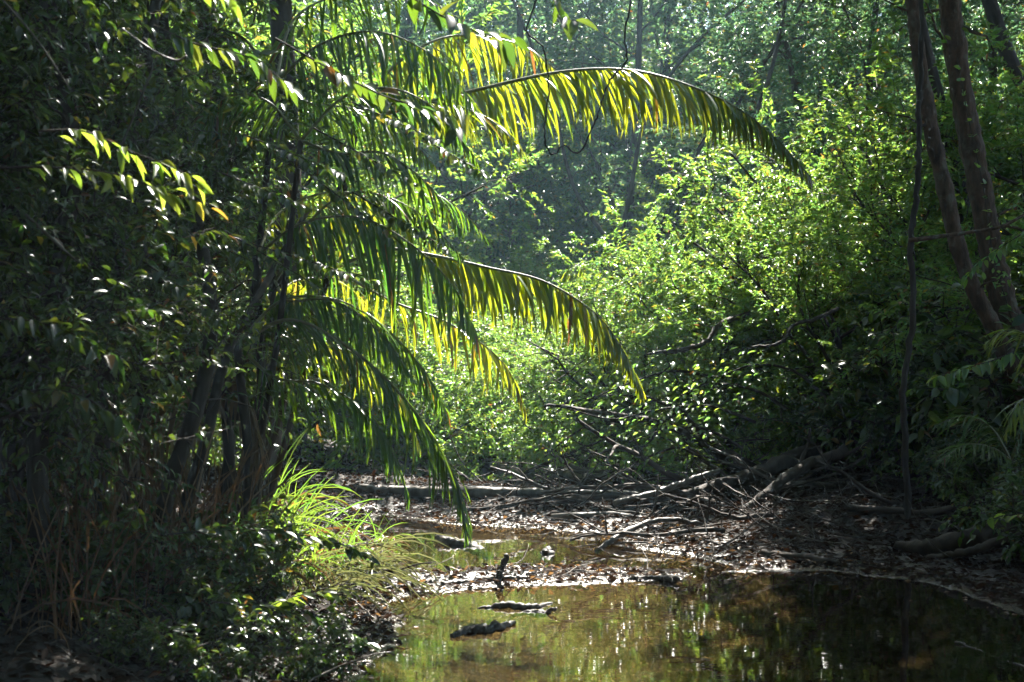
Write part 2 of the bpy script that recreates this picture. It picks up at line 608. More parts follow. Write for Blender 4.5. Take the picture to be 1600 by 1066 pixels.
def pose(P, D, N, L, W):
    D = nrm(D)
    s = nrm(np.cross(D, N))
    n_ = np.cross(s, D)
    m4 = Matrix(((D[0] * L, s[0] * W, n_[0] * L, P[0]), (D[1] * L, s[1] * W, n_[1] * L, P[1]), (D[2] * L, s[2] * W, n_[2] * L, P[2]), (0, 0, 0, 1)))
    return m4


def single_leaves(t, proto, count, me):
    LP, LD, LN, LL, LW = proto['leaves']
    # the leaves on the side of the plant that faces the stream and the viewer
    mw = Matrix.LocRotScale(t.location, t.rotation_euler, t.scale)
    mwn = np.array(mw)
    wp = LP @ mwn[:3, :3].T + mwn[:3, 3]
    px = wp[:, 0] / wp[:, 1] * FPX + 800
    py = HOR - (wp[:, 2] - CAMZ) / wp[:, 1] * FPX
    ok = np.where((px > -20) & (px < 1620) & (py > -20) & (py < 1080))[0]
    if len(ok) == 0:
        return
    near = ok[np.argsort(wp[ok, 1])[:max(count * 6, 400)]]
    pick = rng.choice(near, min(count, len(near)), replace=False)
    for i in pick:
        o = obj('leaf', me, t)
        o.matrix_local = pose(LP[i] + rng.normal(0, .05, 3), LD[i] + rng.normal(0, .3, 3), LN[i] + rng.normal(0, .3, 3), LL[i] * 1.05, LW[i] * 1.05)


def leaf_object_mesh(name, mat, curl=0.22, seg=5, fold=.16):
    """one leaf of length 1 and width 1 with midrib fold and a pointed, drooping tip"""
    mb = MB()
    us = np.linspace(0, 1, seg + 1)
    wd = .5 * np.sin(np.pi * us ** .75) ** .8
    wd[0] = wd[-1] = 0
    hh = -curl * us ** 2
    V = [(us[0], 0, hh[0])]
    F3, F4 = [], []
    for i in range(1, seg):
        V += [(us[i], wd[i], hh[i] + fold * wd[i]), (us[i], 0, hh[i]), (us[i], -wd[i], hh[i] + fold * wd[i])]
    V.append((us[-1], 0, hh[-1]))
    last = len(V) - 1
    F3 += [(0, 2, 1), (0, 3, 2), (last, last - 3, last - 2), (last, last - 2, last - 1)]
    for i in range(seg - 2):
        a = 1 + 3 * i
        F4 += [(a, a + 1, a + 4, a + 3), (a + 1, a + 2, a + 5, a + 4)]
    mb.add(np.array(V), np.array(F4), np.array(F3))
    return mb.mesh(name, mat, True)


LM = {}
for k in ('leaf_sun', 'leaf_shade', 'leaf_gold', 'leaf_far'):
    LM[k] = leaf_object_mesh('leaf_' + k, M[k])

# ------------------------------------------------------------------ prototypes of the woody plants
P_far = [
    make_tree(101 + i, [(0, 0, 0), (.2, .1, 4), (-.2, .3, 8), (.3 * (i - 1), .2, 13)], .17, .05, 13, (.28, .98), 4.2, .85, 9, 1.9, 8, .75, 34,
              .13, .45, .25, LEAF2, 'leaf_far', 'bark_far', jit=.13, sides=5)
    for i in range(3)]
P_spread = [
    make_tree(201 + i, [(0, 0, 0), (.1, -.1, .5), (.0, -.2, 1.1), (.1, -.3, 2.1)], .13, .05, 16, (.22, 1), 3.0, .38, 12, 1.0, 8, .42, 30,
              .062 + .022 * i, .44 - .06 * i, .25, LEAF2, 'leaf_sun', 'bark', up_gain=.5, jit=.18, sides=6)
    for i in range(2)]
P_bush = [
    make_tree(301 + i, [(0, 0, 0), (.05, 0, .3), (0, .05, .7), (.05, 0, 1.2)], .06, .02, 14, (.05, 1), 1.3, .5, 9, .6, 8, .30, 18,
              .062, .45, .25, LEAF2, 'leaf_sun', 'bark', up_gain=.5, jit=.2, sides=5)
    for i in range(2)]
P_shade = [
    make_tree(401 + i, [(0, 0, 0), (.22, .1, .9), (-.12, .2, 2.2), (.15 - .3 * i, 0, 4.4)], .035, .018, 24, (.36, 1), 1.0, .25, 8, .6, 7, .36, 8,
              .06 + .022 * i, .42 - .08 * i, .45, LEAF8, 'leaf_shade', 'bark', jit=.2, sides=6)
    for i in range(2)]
P_dim = [
    make_tree(351 + i, [(0, 0, 0), (.05, 0, .3), (0, .05, .7), (.05, 0, 1.3)], .04, .015, 13, (.15, 1), 1.1, .5, 8, .6, 7, .32, 12,
              .07, .42, .35, LEAF2, 'leaf_shade', 'bark', up_gain=.5, jit=.2, sides=5)
    for i in range(2)]  # bush copy in darkened leaves, the dimness of the hollow put into the colour
P_green = [
    make_tree(151 + i, [(0, 0, 0), (.2, .1, 3), (-.2, .3, 6), (.3, .2, 9)], .12, .04, 15, (.2, .98), 3.2, .7, 10, 1.4, 8, .6, 26,
              .095, .45, .25, LEAF2, 'leaf_far', 'bark_far', jit=.13, sides=5)
    for i in range(2)]
P_low = [
    make_tree(501 + i, [(0, 0, 0), (.03, 0, .15), (0, .03, .3), (.03, 0, .5)], .016, .006, 9, (.1, 1), .55, .5, 5, .28, 5, .18, 7,
              .07, .5, .35, LEAF8, 'leaf_shade', 'bark', jit=.25, sides=4)
    for i in range(2)]

P_canopy = [
    make_tree(601 + i, [(0, 0, 0), (.15, .1, 3), (-.1, .2, 6), (.1, 0, 9.5)], .15, .07, 16, (.70, 1), 2.7, .35, 10, 1.3, 8, .6, 17,
              .12, .45, .3, LEAF2, 'leaf_shade', 'bark', jit=.15, sides=6)
    for i in range(2)]

# ------------------------------------------------------------------ hazy backdrop of forest trees
rb = np.random.default_rng(5)
far_lab = 'tall slender tree with fine pale leaves in the hazy forest backdrop'
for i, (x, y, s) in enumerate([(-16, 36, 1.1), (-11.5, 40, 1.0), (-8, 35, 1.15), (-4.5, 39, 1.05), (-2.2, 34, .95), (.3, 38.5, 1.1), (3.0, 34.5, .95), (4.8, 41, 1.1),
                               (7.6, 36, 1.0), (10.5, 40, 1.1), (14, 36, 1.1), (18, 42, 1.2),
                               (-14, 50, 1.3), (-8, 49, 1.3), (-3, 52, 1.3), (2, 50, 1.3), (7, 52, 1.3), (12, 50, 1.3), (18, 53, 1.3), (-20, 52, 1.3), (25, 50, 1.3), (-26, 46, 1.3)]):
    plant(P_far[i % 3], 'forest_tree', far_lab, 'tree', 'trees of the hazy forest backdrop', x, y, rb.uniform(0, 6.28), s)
for i, (x, y, s) in enumerate([(-9, 31, 1.3), (-6, 29, 1.2), (-3.4, 31, 1.25), (-1, 29.5, 1.1), (1.6, 32, 1.2), (4.2, 33, 1.4), (7, 31, 1.4), (9.5, 29, 1.5), (12.5, 31, 1.6),
                               (-9, 43, 2.2), (-5, 44, 2.2), (-1, 43, 2.2), (2.5, 45, 2.3), (6.5, 44, 2.2), (11, 45, 2.3), (16, 44, 2.3), (-13, 45, 2.2), (0, 56, 3), (8, 58, 3), (-8, 57, 3), (16, 58, 3)]):
    plant(P_spread[i % 2], 'forest_shrub', 'spreading understorey shrub at the foot of the hazy backdrop trees', 'shrub', 'shrubs below the backdrop trees', x, y, rb.uniform(0, 6.28), s)

# tall trees whose crowns stand over the banks (most of the crown is above the picture)
for i, (x, y, s, lab) in enumerate([(-7.4, 26, 1.0, 'tall tree far behind the grass clumps'),
                                    (9.5, 22, 1.0, 'tall dark tree beyond the twin leaning trunks')]):
    plant(P_far[(i + 1) % 3], 'bank_tree', lab, 'tree', None, x, y, i * 1.3, s)
for i, (x, y, s, tl, lab) in enumerate([(-3.2, 14.8, 1.0, 0, 'slender tree added behind the arching palms for its crown shade'),
                                        (-2.3, 12.7, .95, .05, 'slim stem added close behind the palm crowns for its high shade'),
                                        (-5.4, 11.6, 1.0, 0, 'slender tree with a high crown deep in the left thicket'),
                                        (-4.0, 9.4, .85, .2, 'leaning stem added so its high crown shades the front of the thicket'),
                                        (-4.8, 10.2, .95, 0, 'high crowned tree added at the left end of the thicket to shade it'),
                                        (5.6, 17.0, 1.0, -.12, 'dark slim trunk behind the twin leaning trunks, crown added to shade the pool'),
                                        (7.8, 14.5, 1.0, 0, 'dark trunk at the right end of the bank'),
                                        (8.3, 19.3, 1.05, -.27, 'dark slanting trunk leaning over the big sunlit shrub, added to shade the right bank')]):
    plant(P_canopy[i % 2], 'shading_tree', lab, 'tree', None, x, y, i * 1.7 if tl == 0 else 0, s, tilt=(0, tl))  # high crowns mostly out of view, put in to shade thicket, pool and bank
# the forest goes on round the viewer; unseen plants, added to block skylight
for i, (x, y, s) in enumerate([(-3.4, 5.4, .9), (-7, 4, 1.0), (-4.5, 0, 1.05), (-2.4, 2.2, .9), (3.6, 2.6, .95), (-5, -6, 1.1), (0, -6, 1.1), (4.5, -5, 1.05), (7, -1, 1.1), (7.5, 5, 1.05), (8, 9.5, 1.1), (-9, 8, 1.1), (-10, -2, 1.2), (10, -6, 1.2), (12, 4, 1.2)]):
    plant(P_far[i % 3] if i % 3 else P_canopy[i % 2], 'forest_tree', 'unseen tree of the near forest, added round the viewer to block skylight', 'tree', 'trees of the near forest', x, y, i * 1.1, s)
for i, (x, y, s) in enumerate([(-3.2, -2.5, 1.3), (-.5, -4, 1.3), (2.4, -3.4, 1.3), (4.8, -1, 1.3), (-4.6, 1.5, 1.3), (-5.6, 4.6, 1.2), (5.4, 2.4, 1.2), (6.2, 6, 1.2)]):
    plant(P_spread[i % 2], 'forest_shrub', 'unseen spreading shrub of the near forest, added to block low skylight', 'shrub', 'shrubs of the near forest', x, y, i * 1.7, s)

# ------------------------------------------------------------------ the sunlit shrubs over the stream
def place(proto, name, label, cat, group, items, **kw):
    for (px, Yd, rz, s) in items:
        plant(proto, name, label, cat, group, (px - 800) / FPX * Yd, Yd, rz, s, **kw)


place(P_spread[0], 'spreading_shrub', 'large sunlit shrub spreading over the driftwood pile', 'shrub', None, [(1240, 19, .4, 1.25)])
place(P_spread[1], 'spreading_shrub', 'bright shrub leaning low over the stream beside the fallen limbs', 'shrub', None, [(1130, 17.5, 2.0, .85)])
place(P_spread[0], 'spreading_shrub', 'low shrub overhanging the back logs of the debris dam', 'shrub', None, [(1000, 17.6, 5.1, .72)])
place(P_spread[1], 'spreading_shrub', 'small shrub between the far pool and the straight pale log', 'shrub', None, [(900, 18.6, 0.6, .62)])
place(P_spread[1], 'spreading_shrub', 'shaded shrub beneath the big sunlit one, at the foot of the bank', 'shrub', None, [(1340, 16, 4.0, .8)])
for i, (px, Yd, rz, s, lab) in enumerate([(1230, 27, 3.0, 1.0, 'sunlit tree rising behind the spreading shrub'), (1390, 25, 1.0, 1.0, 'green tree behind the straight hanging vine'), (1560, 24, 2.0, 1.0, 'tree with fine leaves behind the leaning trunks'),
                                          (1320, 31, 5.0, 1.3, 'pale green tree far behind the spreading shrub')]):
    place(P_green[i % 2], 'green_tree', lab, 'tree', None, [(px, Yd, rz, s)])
place(P_spread[0], 'spreading_shrub', 'rounded green shrub close behind the large sunlit shrub', 'shrub', None, [(1380, 22, 3.0, 1.2)])
place(P_spread[1], 'spreading_shrub', 'green shrub behind the twin leaning trunks', 'shrub', None, [(1500, 19, 1.0, 1.4)])
place(P_spread[0], 'spreading_shrub', 'dense green shrub right of the twin trunks', 'shrub', None, [(1640, 16, 1.7, 1.3)])
for i, (px, Yd, s) in enumerate([(690, 21, 1.2), (760, 23, 1.25), (850, 22, 1.2), (930, 24, 1.4), (640, 19, 1.1), (800, 27, 1.5), (560, 22, 1.5), (470, 20, 1.4), (1000, 27, 1.5), (900, 19.8, .7)]):
    place(P_bush[i % 2], 'sunlit_bush', 'low bright green bush on the far side of the pools', 'bush', 'low bushes beyond the pools', [(px, Yd, i * 1.1, s)])

# ------------------------------------------------------------------ the dark thicket on the left bank
thick = [(-90, 6.4, .95), (30, 7.2, 1.0), (110, 8.0, .95), (170, 9.2, 1.0), (-20, 8.8, 1.15), (80, 10.4, 1.2), (-60, 11.5, 1.3), (290, 9.9, 1.0)]
for i, (px, Yd, s) in enumerate(thick):
    near = Yd < 9.7
    lab = ('dark leafy small tree at the front of the left bank thicket' if near else 'dark leafy small tree deep in the left bank thicket')
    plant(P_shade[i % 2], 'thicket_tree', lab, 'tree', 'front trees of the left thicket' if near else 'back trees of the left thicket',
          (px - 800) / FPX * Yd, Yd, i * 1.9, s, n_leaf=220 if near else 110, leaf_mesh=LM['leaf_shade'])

for i, (px, Yd, s) in enumerate([(10, 9.6, .8), (120, 10.4, .8), (-60, 8.8, .8), (230, 12.5, .9)]):
    plant(P_dim[i % 2], 'thicket_bush', 'dim bush filling the space behind the thicket stems', 'bush', 'bushes behind the thicket stems', (px - 800) / FPX * Yd, Yd, i * 1.3, s)
for i, (px, Yd, s) in enumerate([(60, 17, 1.5), (200, 18.5, 1.6), (330, 17.5, 1.3), (-60, 19, 1.8), (430, 20, 1.0), (90, 22, 1.9), (220, 23, 1.7)]):
    plant(P_spread[i % 2], 'backlit_shrub', 'sunlit shrub glimpsed through gaps of the left thicket', 'shrub', 'sunlit shrubs behind the left thicket', (px - 800) / FPX * Yd, Yd, i * 1.3, s)
low = [(330, 7.6, .8), (390, 8.2, .8), (250, 7.4, .7), (90, 7.2, .8), (20, 6.9, .8), (340, 6.5, .5), (480, 7.0, .45), (200, 6.6, .4)]
for i, (px, Yd, s) in enumerate(low):
    plant(P_low[i % 2], 'bank_seedling', 'small glossy leafed plant growing on the litter of the left bank', 'plant', 'small plants on the left bank',
          (px - 800) / FPX * Yd, Yd, i * 2.1, s, n_leaf=60, leaf_mesh=LM['leaf_shade'])
for i, (px, Yd, s) in enumerate([(1545, 11.6, .8), (1620, 10.6, 1.0), (1500, 13.2, .9), (1590, 13.0, 1.2)]):
    plant(P_low[i % 2], 'bank_seedling', 'small leafy plant on the shaded right bank', 'plant', 'small plants on the right bank',
          (px - 800) / FPX * Yd, Yd, i * 2.1, s, n_leaf=40, leaf_mesh=LM['leaf_shade'])

# ------------------------------------------------------------------ trunks built along their own lines
def trunk_line(pts, r, sides=9, mat='bark', n=26, rough=.05):
    P = np.array([S(*p) for p in pts])
    c = bez(P, n)
    return c, r


def local_mesh(name, curve, radii, base, mat, sides=8, rough=.05, extra=None):
    mb = MB()
    tube(mb, curve - base, radii, sides, rough)
    if extra:
        for c, r, s in extra:
            tube(mb, c - base, r, s, rough)
    return mb.mesh(name, M[mat], True)


def side_twigs(t, base, curve, r, n, length, rg, mat, leafm=None, nl=0, size=.07, lo=.2, droop=.3, ratio=.42, updir=.3):
    """limbs that leave a stem, each a part, with single leaves when wanted"""
    for i in range(n):
        k = rg.uniform(lo, .97) * (len(curve) - 1)
        i0 = int(k)
        p = curve[i0]
        d = nrm(rg.normal(0, 1, 3) * np.array([1, 1, .5]) + UP * updir)
        c = wander(p, d, length * rg.uniform(.5, 1.2), 6, .2, -.02, rg)
        obj('limb', local_mesh('limb', c, np.linspace(r, r * .3, 7), base, mat, 5), t)
        if leafm:
            for j in range(nl):
                q = c[rg.integers(2, 7)] + rg.normal(0, .04, 3)
                dd = nrm(d + rg.normal(0, .8, 3) - UP * droop)
                L = size * rg.uniform(.7, 1.25)
                o = obj('leaf', leafm, t)
                o.matrix_local = pose(q - base, dd, UP + rg.normal(0, .4, 3), L, L * ratio)


def line_tree(name, label, cat, pts, r0, r1, mat, group=None, sides=10, crown=None, crown_rot=0, crown_s=.7, twigs=0, leafm=None, seed=1, nl=12):
    P = np.array([S(*p) for p in pts])
    base = P[0].copy()
    base[2] = tz(base[0], base[1]) - .03
    P = np.vstack([base, P]) if P[0][2] - base[2] > .15 else P
    ns = 110 if mat == 'bark_red' else 34
    c = bez(P, ns)
    t = thing(name, label, cat, base, 0, group)
    rr_ = np.linspace(r0, r1, ns)
    if ns > 40:
        rk = np.random.default_rng(seed + 300)
        for q in rk.uniform(.05, .95, 7):
            rr_ = rr_ * (1 + .16 * np.exp(-((np.linspace(0, 1, ns) - q) / .012) ** 2))      # knots
        rr_ = rr_ * (1 + .05 * np.sin(np.linspace(0, 40, ns)) * rk.uniform(.3, 1, ns))
    obj('trunk', local_mesh('trunk', c, rr_, base, mat, 16 if ns > 40 else sides, .05 if ns > 40 else .035), t)
    if crown is not None:
        top = c[-1] - base
        for nme, me, kind in crown['parts'][1:]:
            o = obj(nme, me, t, kind=kind)
            o.scale = (crown_s,) * 3
            o.rotation_euler = (0, 0, crown_rot)
            o.location = top - np.array([0, 0, 3.4 * crown_s])
    if twigs:
        side_twigs(t, base, c, r1 * .25, twigs, .7, np.random.default_rng(seed), mat, leafm, nl, .08)
    return t


line_tree('leaning_tree', 'thicker of the two reddish brown leaning trunks on the right bank', 'tree',
          [(1650, 700, 13.4), (1592, 540, 13.4), (1567, 470, 13.4), (1548, 390, 13.4), (1530, 290, 13.4), (1509, 180, 13.4), (1490, 60, 13.4), (1478, -60, 13.4), (1455, -220, 13.6)], .128, .092, 'bark_red',
          crown=P_far[0], crown_rot=1.0, crown_s=.62, twigs=9, leafm=LM['leaf_sun'], seed=4, nl=14)
line_tree('leaning_tree', 'thinner of the two reddish brown leaning trunks on the right bank', 'tree',
          [(1625, 690, 13.0), (1556, 520, 13.0), (1525, 460, 13.0), (1498, 390, 13.0), (1474, 285, 13.0), (1450, 180, 13.0), (1432, 60, 13.0), (1422, -60, 13.0), (1400, -220, 13.0)], .082, .060, 'bark_red',
          crown=P_far[2], crown_rot=3.0, crown_s=.55, twigs=5, leafm=LM['leaf_sun'], seed=5, nl=12)
for i, (px, Yd, s) in enumerate([(1560, 14.6, 1.0), (1640, 13.6, 1.0), (1500, 15.4, .8), (1440, 15.2, .7), (1350, 15.2, .7)]):
    plant(P_low[i % 2], 'bank_bush', 'dark leafy bush round the feet of the leaning trunks', 'bush', 'dark bushes round the leaning trunks', (px - 800) / FPX * Yd, Yd, i * 1.1, s * 2.6)
for i, (pts, r0, r1) in enumerate([
    ([(255, 800, 8.0), (285, 700, 8.0), (318, 600, 8.0), (330, 480, 8.2), (300, 300, 9.2), (260, 60, 9.4), (240, -80, 9.4)], .055, .03),
    ([(290, 800, 8.3), (322, 690, 8.3), (352, 560, 8.4), (400, 470, 8.8), (480, 330, 9.8)], .045, .02),
    ([(150, 780, 8.0), (165, 640, 8.0), (195, 480, 8.0), (185, 300, 8.0), (220, 150, 8.0), (250, -60, 8.0)], .06, .04),
    ([(215, 790, 8.8), (225, 690, 8.8), (222, 560, 8.8), (205, 420, 8.8), (190, 200, 8.8), (140, -60, 8.8)], .05, .03),
    ([(60, 830, 7.0), (62, 600, 7.0), (95, 420, 7.0), (110, 200, 7.0), (60, -60, 7.0)], .06, .04),
    ([(10, 850, 8.2), (20, 500, 8.2), (-10, 100, 8.2), (-20, -60, 8.2)], .09, .07)]):
    line_tree('bare_tree', 'bare dark stem standing in the left bank thicket', 'tree', pts, r0, r1, 'bark', 'bare stems of the left thicket', 8, twigs=5, seed=20 + i)

for i, pts in enumerate([
    [(1010, 480, 25.5), (1062, 330, 25.5), (1130, 200, 25.5), (1200, 90, 25.8), (1275, -30, 26)],
    [(995, 480, 26), (1075, 265, 26), (1175, 120, 26), (1300, -20, 26.3)],
    [(955, 470, 26.5), (985, 300, 26.5), (1012, 180, 26.5), (1085, 70, 26.5), (1200, -30, 26.8)],
    [(1090, 450, 25), (1150, 260, 25), (1205, 110, 25), (1235, -40, 25)],
    [(1000, 470, 27), (900, 300, 27), (860, 150, 27), (790, -30, 27)]]):
    line_tree('slanting_tree', 'bare slanting trunk rising through the pale foliage behind the sunlit shrub', 'tree', pts, .075 if i % 2 else .055, .03, 'bark_far', 'slanting trunks behind the sunlit shrub', 6,
              twigs=16, leafm=LM['leaf_far'], seed=140 + i, nl=14)

# ------------------------------------------------------------------ palms
def leaflet_mesh(name, p0, p1, mat, seg=6):
    """blade of length 1 and width 1 in a frame with x outward and z up, pitch from p0 to p1 degrees"""
    us = np.linspace(0, 1, seg + 1)
    pit = np.radians(p0 + (p1 - p0) * us ** .75)
    dx = np.cos(pit)
    dz = np.sin(pit)
    x = np.concatenate([[0], np.cumsum((dx[1:] + dx[:-1]) / 2)]) / seg
    z = np.concatenate([[0], np.cumsum((dz[1:] + dz[:-1]) / 2)]) / seg
    wd = np.array([.30, .5, .5, .46, .38, .24, .0])
    V, Qs, T = [], [], []
    for i in range(seg):
        lift = .0
        nx, nz = -dz[i], dx[i]
        f = .012
        V += [(x[i] + nx * f, wd[i], z[i] + nz * f), (x[i], 0, z[i]), (x[i] + nx * f, -wd[i], z[i] + nz * f)]
    V.append((x[-1], 0, z[-1]))
    for i in range(seg - 1):
        a = 3 * i
        Qs += [(a, a + 1, a + 4, a + 3), (a + 1, a + 2, a + 5, a + 4)]
    a = 3 * (seg - 1)
    T += [(a, a + 1, a + 3), (a + 1, a + 2, a + 3)]
    return mesh_np(name, np.array(V), [np.array(Qs), np.array(T)], mat, True)


PITCH = [(30, -15), (8, -40), (-22, -62), (-48, -78), (-68, -88)]
LEAFLET = {k: [leaflet_mesh('leaflet', a, b, M[k]) for a, b in PITCH] for k in ('palm', 'palm_green', 'dry_leaf', 'leaf_shade', 'leaf_far')}


def frond(t, base, pts, n, length, width, mat='palm', droop=2.0, fwd=.6, r=.012, seed=0, start=.12, miss=.07):
    """t: the palm, pts: screen points (px, py, Y) or world points"""
    rg = np.random.default_rng(seed)
    P = np.array([S(*p) for p in pts])
    c = bez(P, 40)
    mb = MB()
    tube(mb, c - base, np.linspace(r, r * .2, 40), 6, 0)
    fo = obj('frond', mb.mesh('frond', M['rachis' if mat != 'dry_leaf' else 'dry_stem'], True), t)
    T = nrm(np.gradient(c, axis=0))
    ms = LEAFLET[mat]
    for i in range(n):
        if rg.uniform() < miss:
            continue
        f = start + (1 - start) * (i // 2 * 2 + .5 * (i % 2) + rg.uniform(-.5, .5) + .5) / n
        f = min(max(f, 0), .995)
        k = f * 39
        i0 = min(int(k), 38)
        p = c[i0] + (c[i0 + 1] - c[i0]) * (k - i0) - base
        tg = T[i0]
        th = np.array([tg[0], tg[1], 0])
        if np.linalg.norm(th) < .25:
            th = th + nrm(c[-1] - c[0]) * np.array([1, 1, 0])
        th = nrm(th)
        side = np.array([-th[1], th[0], 0]) * (1 if i % 2 else -1)
        yd = nrm(side * math.cos(fwd) + th * math.sin(fwd) + rg.normal(0, .07, 3) * np.array([1, 1, 0]))
        yaw = math.atan2(yd[1], yd[0])
        prof = (.55 + .45 * math.sin(math.pi * min(f * 1.15, 1))) * (1 - .55 * max(0, f - .7) / .3)
        L = length * prof * rg.uniform(.78, 1.1) * (rg.uniform(.35, .75) if rg.uniform() < .09 else 1)
        dr = droop + (1.6 * max(0, -tg[2])) + rg.normal(0, .45)
        v = int(min(max(round(dr), 0), 4))
        o = obj('leaflet', ms[v], fo)
        o.matrix_local = (Matrix.Translation(Vector(p)) @ Matrix.Rotation(yaw, 4, 'Z') @ Matrix.Rotation(rg.normal(0, .12), 4, 'X')
                          @ Matrix.Rotation(rg.normal(0, .14), 4, 'Y') @ Matrix.Diagonal((L, width * (.6 + .4 * prof) * rg.uniform(.8, 1.1), L, 1)))
    return fo


def palm(label, crown, foot, r, fronds, name='palm'):
    base = S(*foot)
    base[2] = tz(base[0], base[1]) - .03
    t = thing(name, label, 'palm', base)
    c = bez([base, base * .5 + S(*crown) * .5 + np.array([.05, .03, 0]), S(*crown)], 16)
    obj('trunk', local_mesh('trunk', c, np.linspace(r * 1.2, r * .8, 16), base, 'bark', 8, .06), t)
    for k, f in enumerate(fronds):
        frond(t, base, [crown] + f['p'], **{a: b for a, b in f.items() if a != 'p'}, seed=hash(label) % 1 + k * 7 + len(label))
    return t


palm('palm with long arching frond sweeping across the stream', (560, 190, 10.2), (400, 800, 11), .024, [
    dict(p=[(650, 165, 10.1), (740, 142, 10), (880, 112, 10), (1000, 112, 9.9), (1120, 152, 9.8), (1200, 205, 9.8), (1266, 276, 9.8)], n=300, length=.50, width=.031, droop=2.9, fwd=.75, r=.018, start=.2),
])
palm('palm with short shining fronds beside the long arching one', (560, 170, 10.5), (380, 800, 11.2), .024, [
    dict(p=[(620, 100, 10.6), (690, 60, 10.8), (760, 58, 11), (830, 78, 11.1), (885, 128, 11.2)], n=110, length=.50, width=.032, droop=2.6, fwd=.6, r=.014),
    dict(p=[(640, 160, 9.8), (710, 165, 9.6), (770, 190, 9.4), (818, 238, 9.3)], n=54, length=.40, width=.028, droop=2.0, fwd=.9),
])
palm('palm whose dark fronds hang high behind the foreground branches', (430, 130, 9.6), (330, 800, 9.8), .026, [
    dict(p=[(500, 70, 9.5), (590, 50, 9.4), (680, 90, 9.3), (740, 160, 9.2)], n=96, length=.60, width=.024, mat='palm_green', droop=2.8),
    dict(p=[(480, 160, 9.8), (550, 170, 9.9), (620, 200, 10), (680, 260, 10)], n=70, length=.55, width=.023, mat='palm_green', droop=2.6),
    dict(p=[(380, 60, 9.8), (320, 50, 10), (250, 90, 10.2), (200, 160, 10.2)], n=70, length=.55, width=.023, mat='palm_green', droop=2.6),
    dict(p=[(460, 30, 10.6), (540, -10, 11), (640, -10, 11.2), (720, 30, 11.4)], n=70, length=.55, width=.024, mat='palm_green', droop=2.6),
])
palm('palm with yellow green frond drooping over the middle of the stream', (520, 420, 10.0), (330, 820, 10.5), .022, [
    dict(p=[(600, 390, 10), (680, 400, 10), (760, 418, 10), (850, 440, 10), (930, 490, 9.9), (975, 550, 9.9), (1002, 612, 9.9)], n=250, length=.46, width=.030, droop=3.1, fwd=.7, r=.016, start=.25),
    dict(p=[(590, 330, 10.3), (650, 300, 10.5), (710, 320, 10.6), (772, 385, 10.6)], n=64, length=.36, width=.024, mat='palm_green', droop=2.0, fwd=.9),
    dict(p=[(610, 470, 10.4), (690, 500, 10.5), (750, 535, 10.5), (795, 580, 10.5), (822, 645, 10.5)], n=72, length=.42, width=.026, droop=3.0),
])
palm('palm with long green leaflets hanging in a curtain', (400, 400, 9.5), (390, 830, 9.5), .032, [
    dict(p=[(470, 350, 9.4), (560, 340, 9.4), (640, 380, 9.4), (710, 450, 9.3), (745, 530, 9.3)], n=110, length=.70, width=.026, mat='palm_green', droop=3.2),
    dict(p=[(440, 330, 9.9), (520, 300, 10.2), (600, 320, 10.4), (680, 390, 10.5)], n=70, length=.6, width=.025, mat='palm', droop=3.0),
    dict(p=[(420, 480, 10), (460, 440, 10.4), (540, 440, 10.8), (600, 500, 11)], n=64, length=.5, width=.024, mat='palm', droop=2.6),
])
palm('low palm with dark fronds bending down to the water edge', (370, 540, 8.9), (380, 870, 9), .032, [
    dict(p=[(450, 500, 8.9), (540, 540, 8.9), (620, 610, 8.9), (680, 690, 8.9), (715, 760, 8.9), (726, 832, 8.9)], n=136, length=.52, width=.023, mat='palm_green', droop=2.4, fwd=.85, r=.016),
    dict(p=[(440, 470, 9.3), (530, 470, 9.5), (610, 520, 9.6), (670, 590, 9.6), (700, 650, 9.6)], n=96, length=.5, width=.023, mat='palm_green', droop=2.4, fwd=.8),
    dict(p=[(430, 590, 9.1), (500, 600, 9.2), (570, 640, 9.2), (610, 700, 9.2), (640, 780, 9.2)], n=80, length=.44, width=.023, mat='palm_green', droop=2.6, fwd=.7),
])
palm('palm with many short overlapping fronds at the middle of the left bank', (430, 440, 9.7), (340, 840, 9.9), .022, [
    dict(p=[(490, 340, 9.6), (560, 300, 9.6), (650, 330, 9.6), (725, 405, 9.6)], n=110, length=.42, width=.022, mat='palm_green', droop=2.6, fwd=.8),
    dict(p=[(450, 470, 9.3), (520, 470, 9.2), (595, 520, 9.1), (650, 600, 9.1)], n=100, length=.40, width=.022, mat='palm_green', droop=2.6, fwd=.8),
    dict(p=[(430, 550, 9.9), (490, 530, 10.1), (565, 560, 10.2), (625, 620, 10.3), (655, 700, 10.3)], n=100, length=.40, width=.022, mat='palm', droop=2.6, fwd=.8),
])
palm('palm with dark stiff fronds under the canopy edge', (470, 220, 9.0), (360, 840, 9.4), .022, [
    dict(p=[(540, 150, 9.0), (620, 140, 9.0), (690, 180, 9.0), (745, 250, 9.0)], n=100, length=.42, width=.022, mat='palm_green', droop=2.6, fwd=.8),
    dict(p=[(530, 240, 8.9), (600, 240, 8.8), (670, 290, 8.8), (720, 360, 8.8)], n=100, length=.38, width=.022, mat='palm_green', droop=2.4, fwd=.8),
    dict(p=[(420, 160, 9.0), (360, 150, 9.0), (300, 190, 9.0), (260, 260, 9.0)], n=90, length=.42, width=.022, mat='palm_green', droop=2.6, fwd=.8),
])
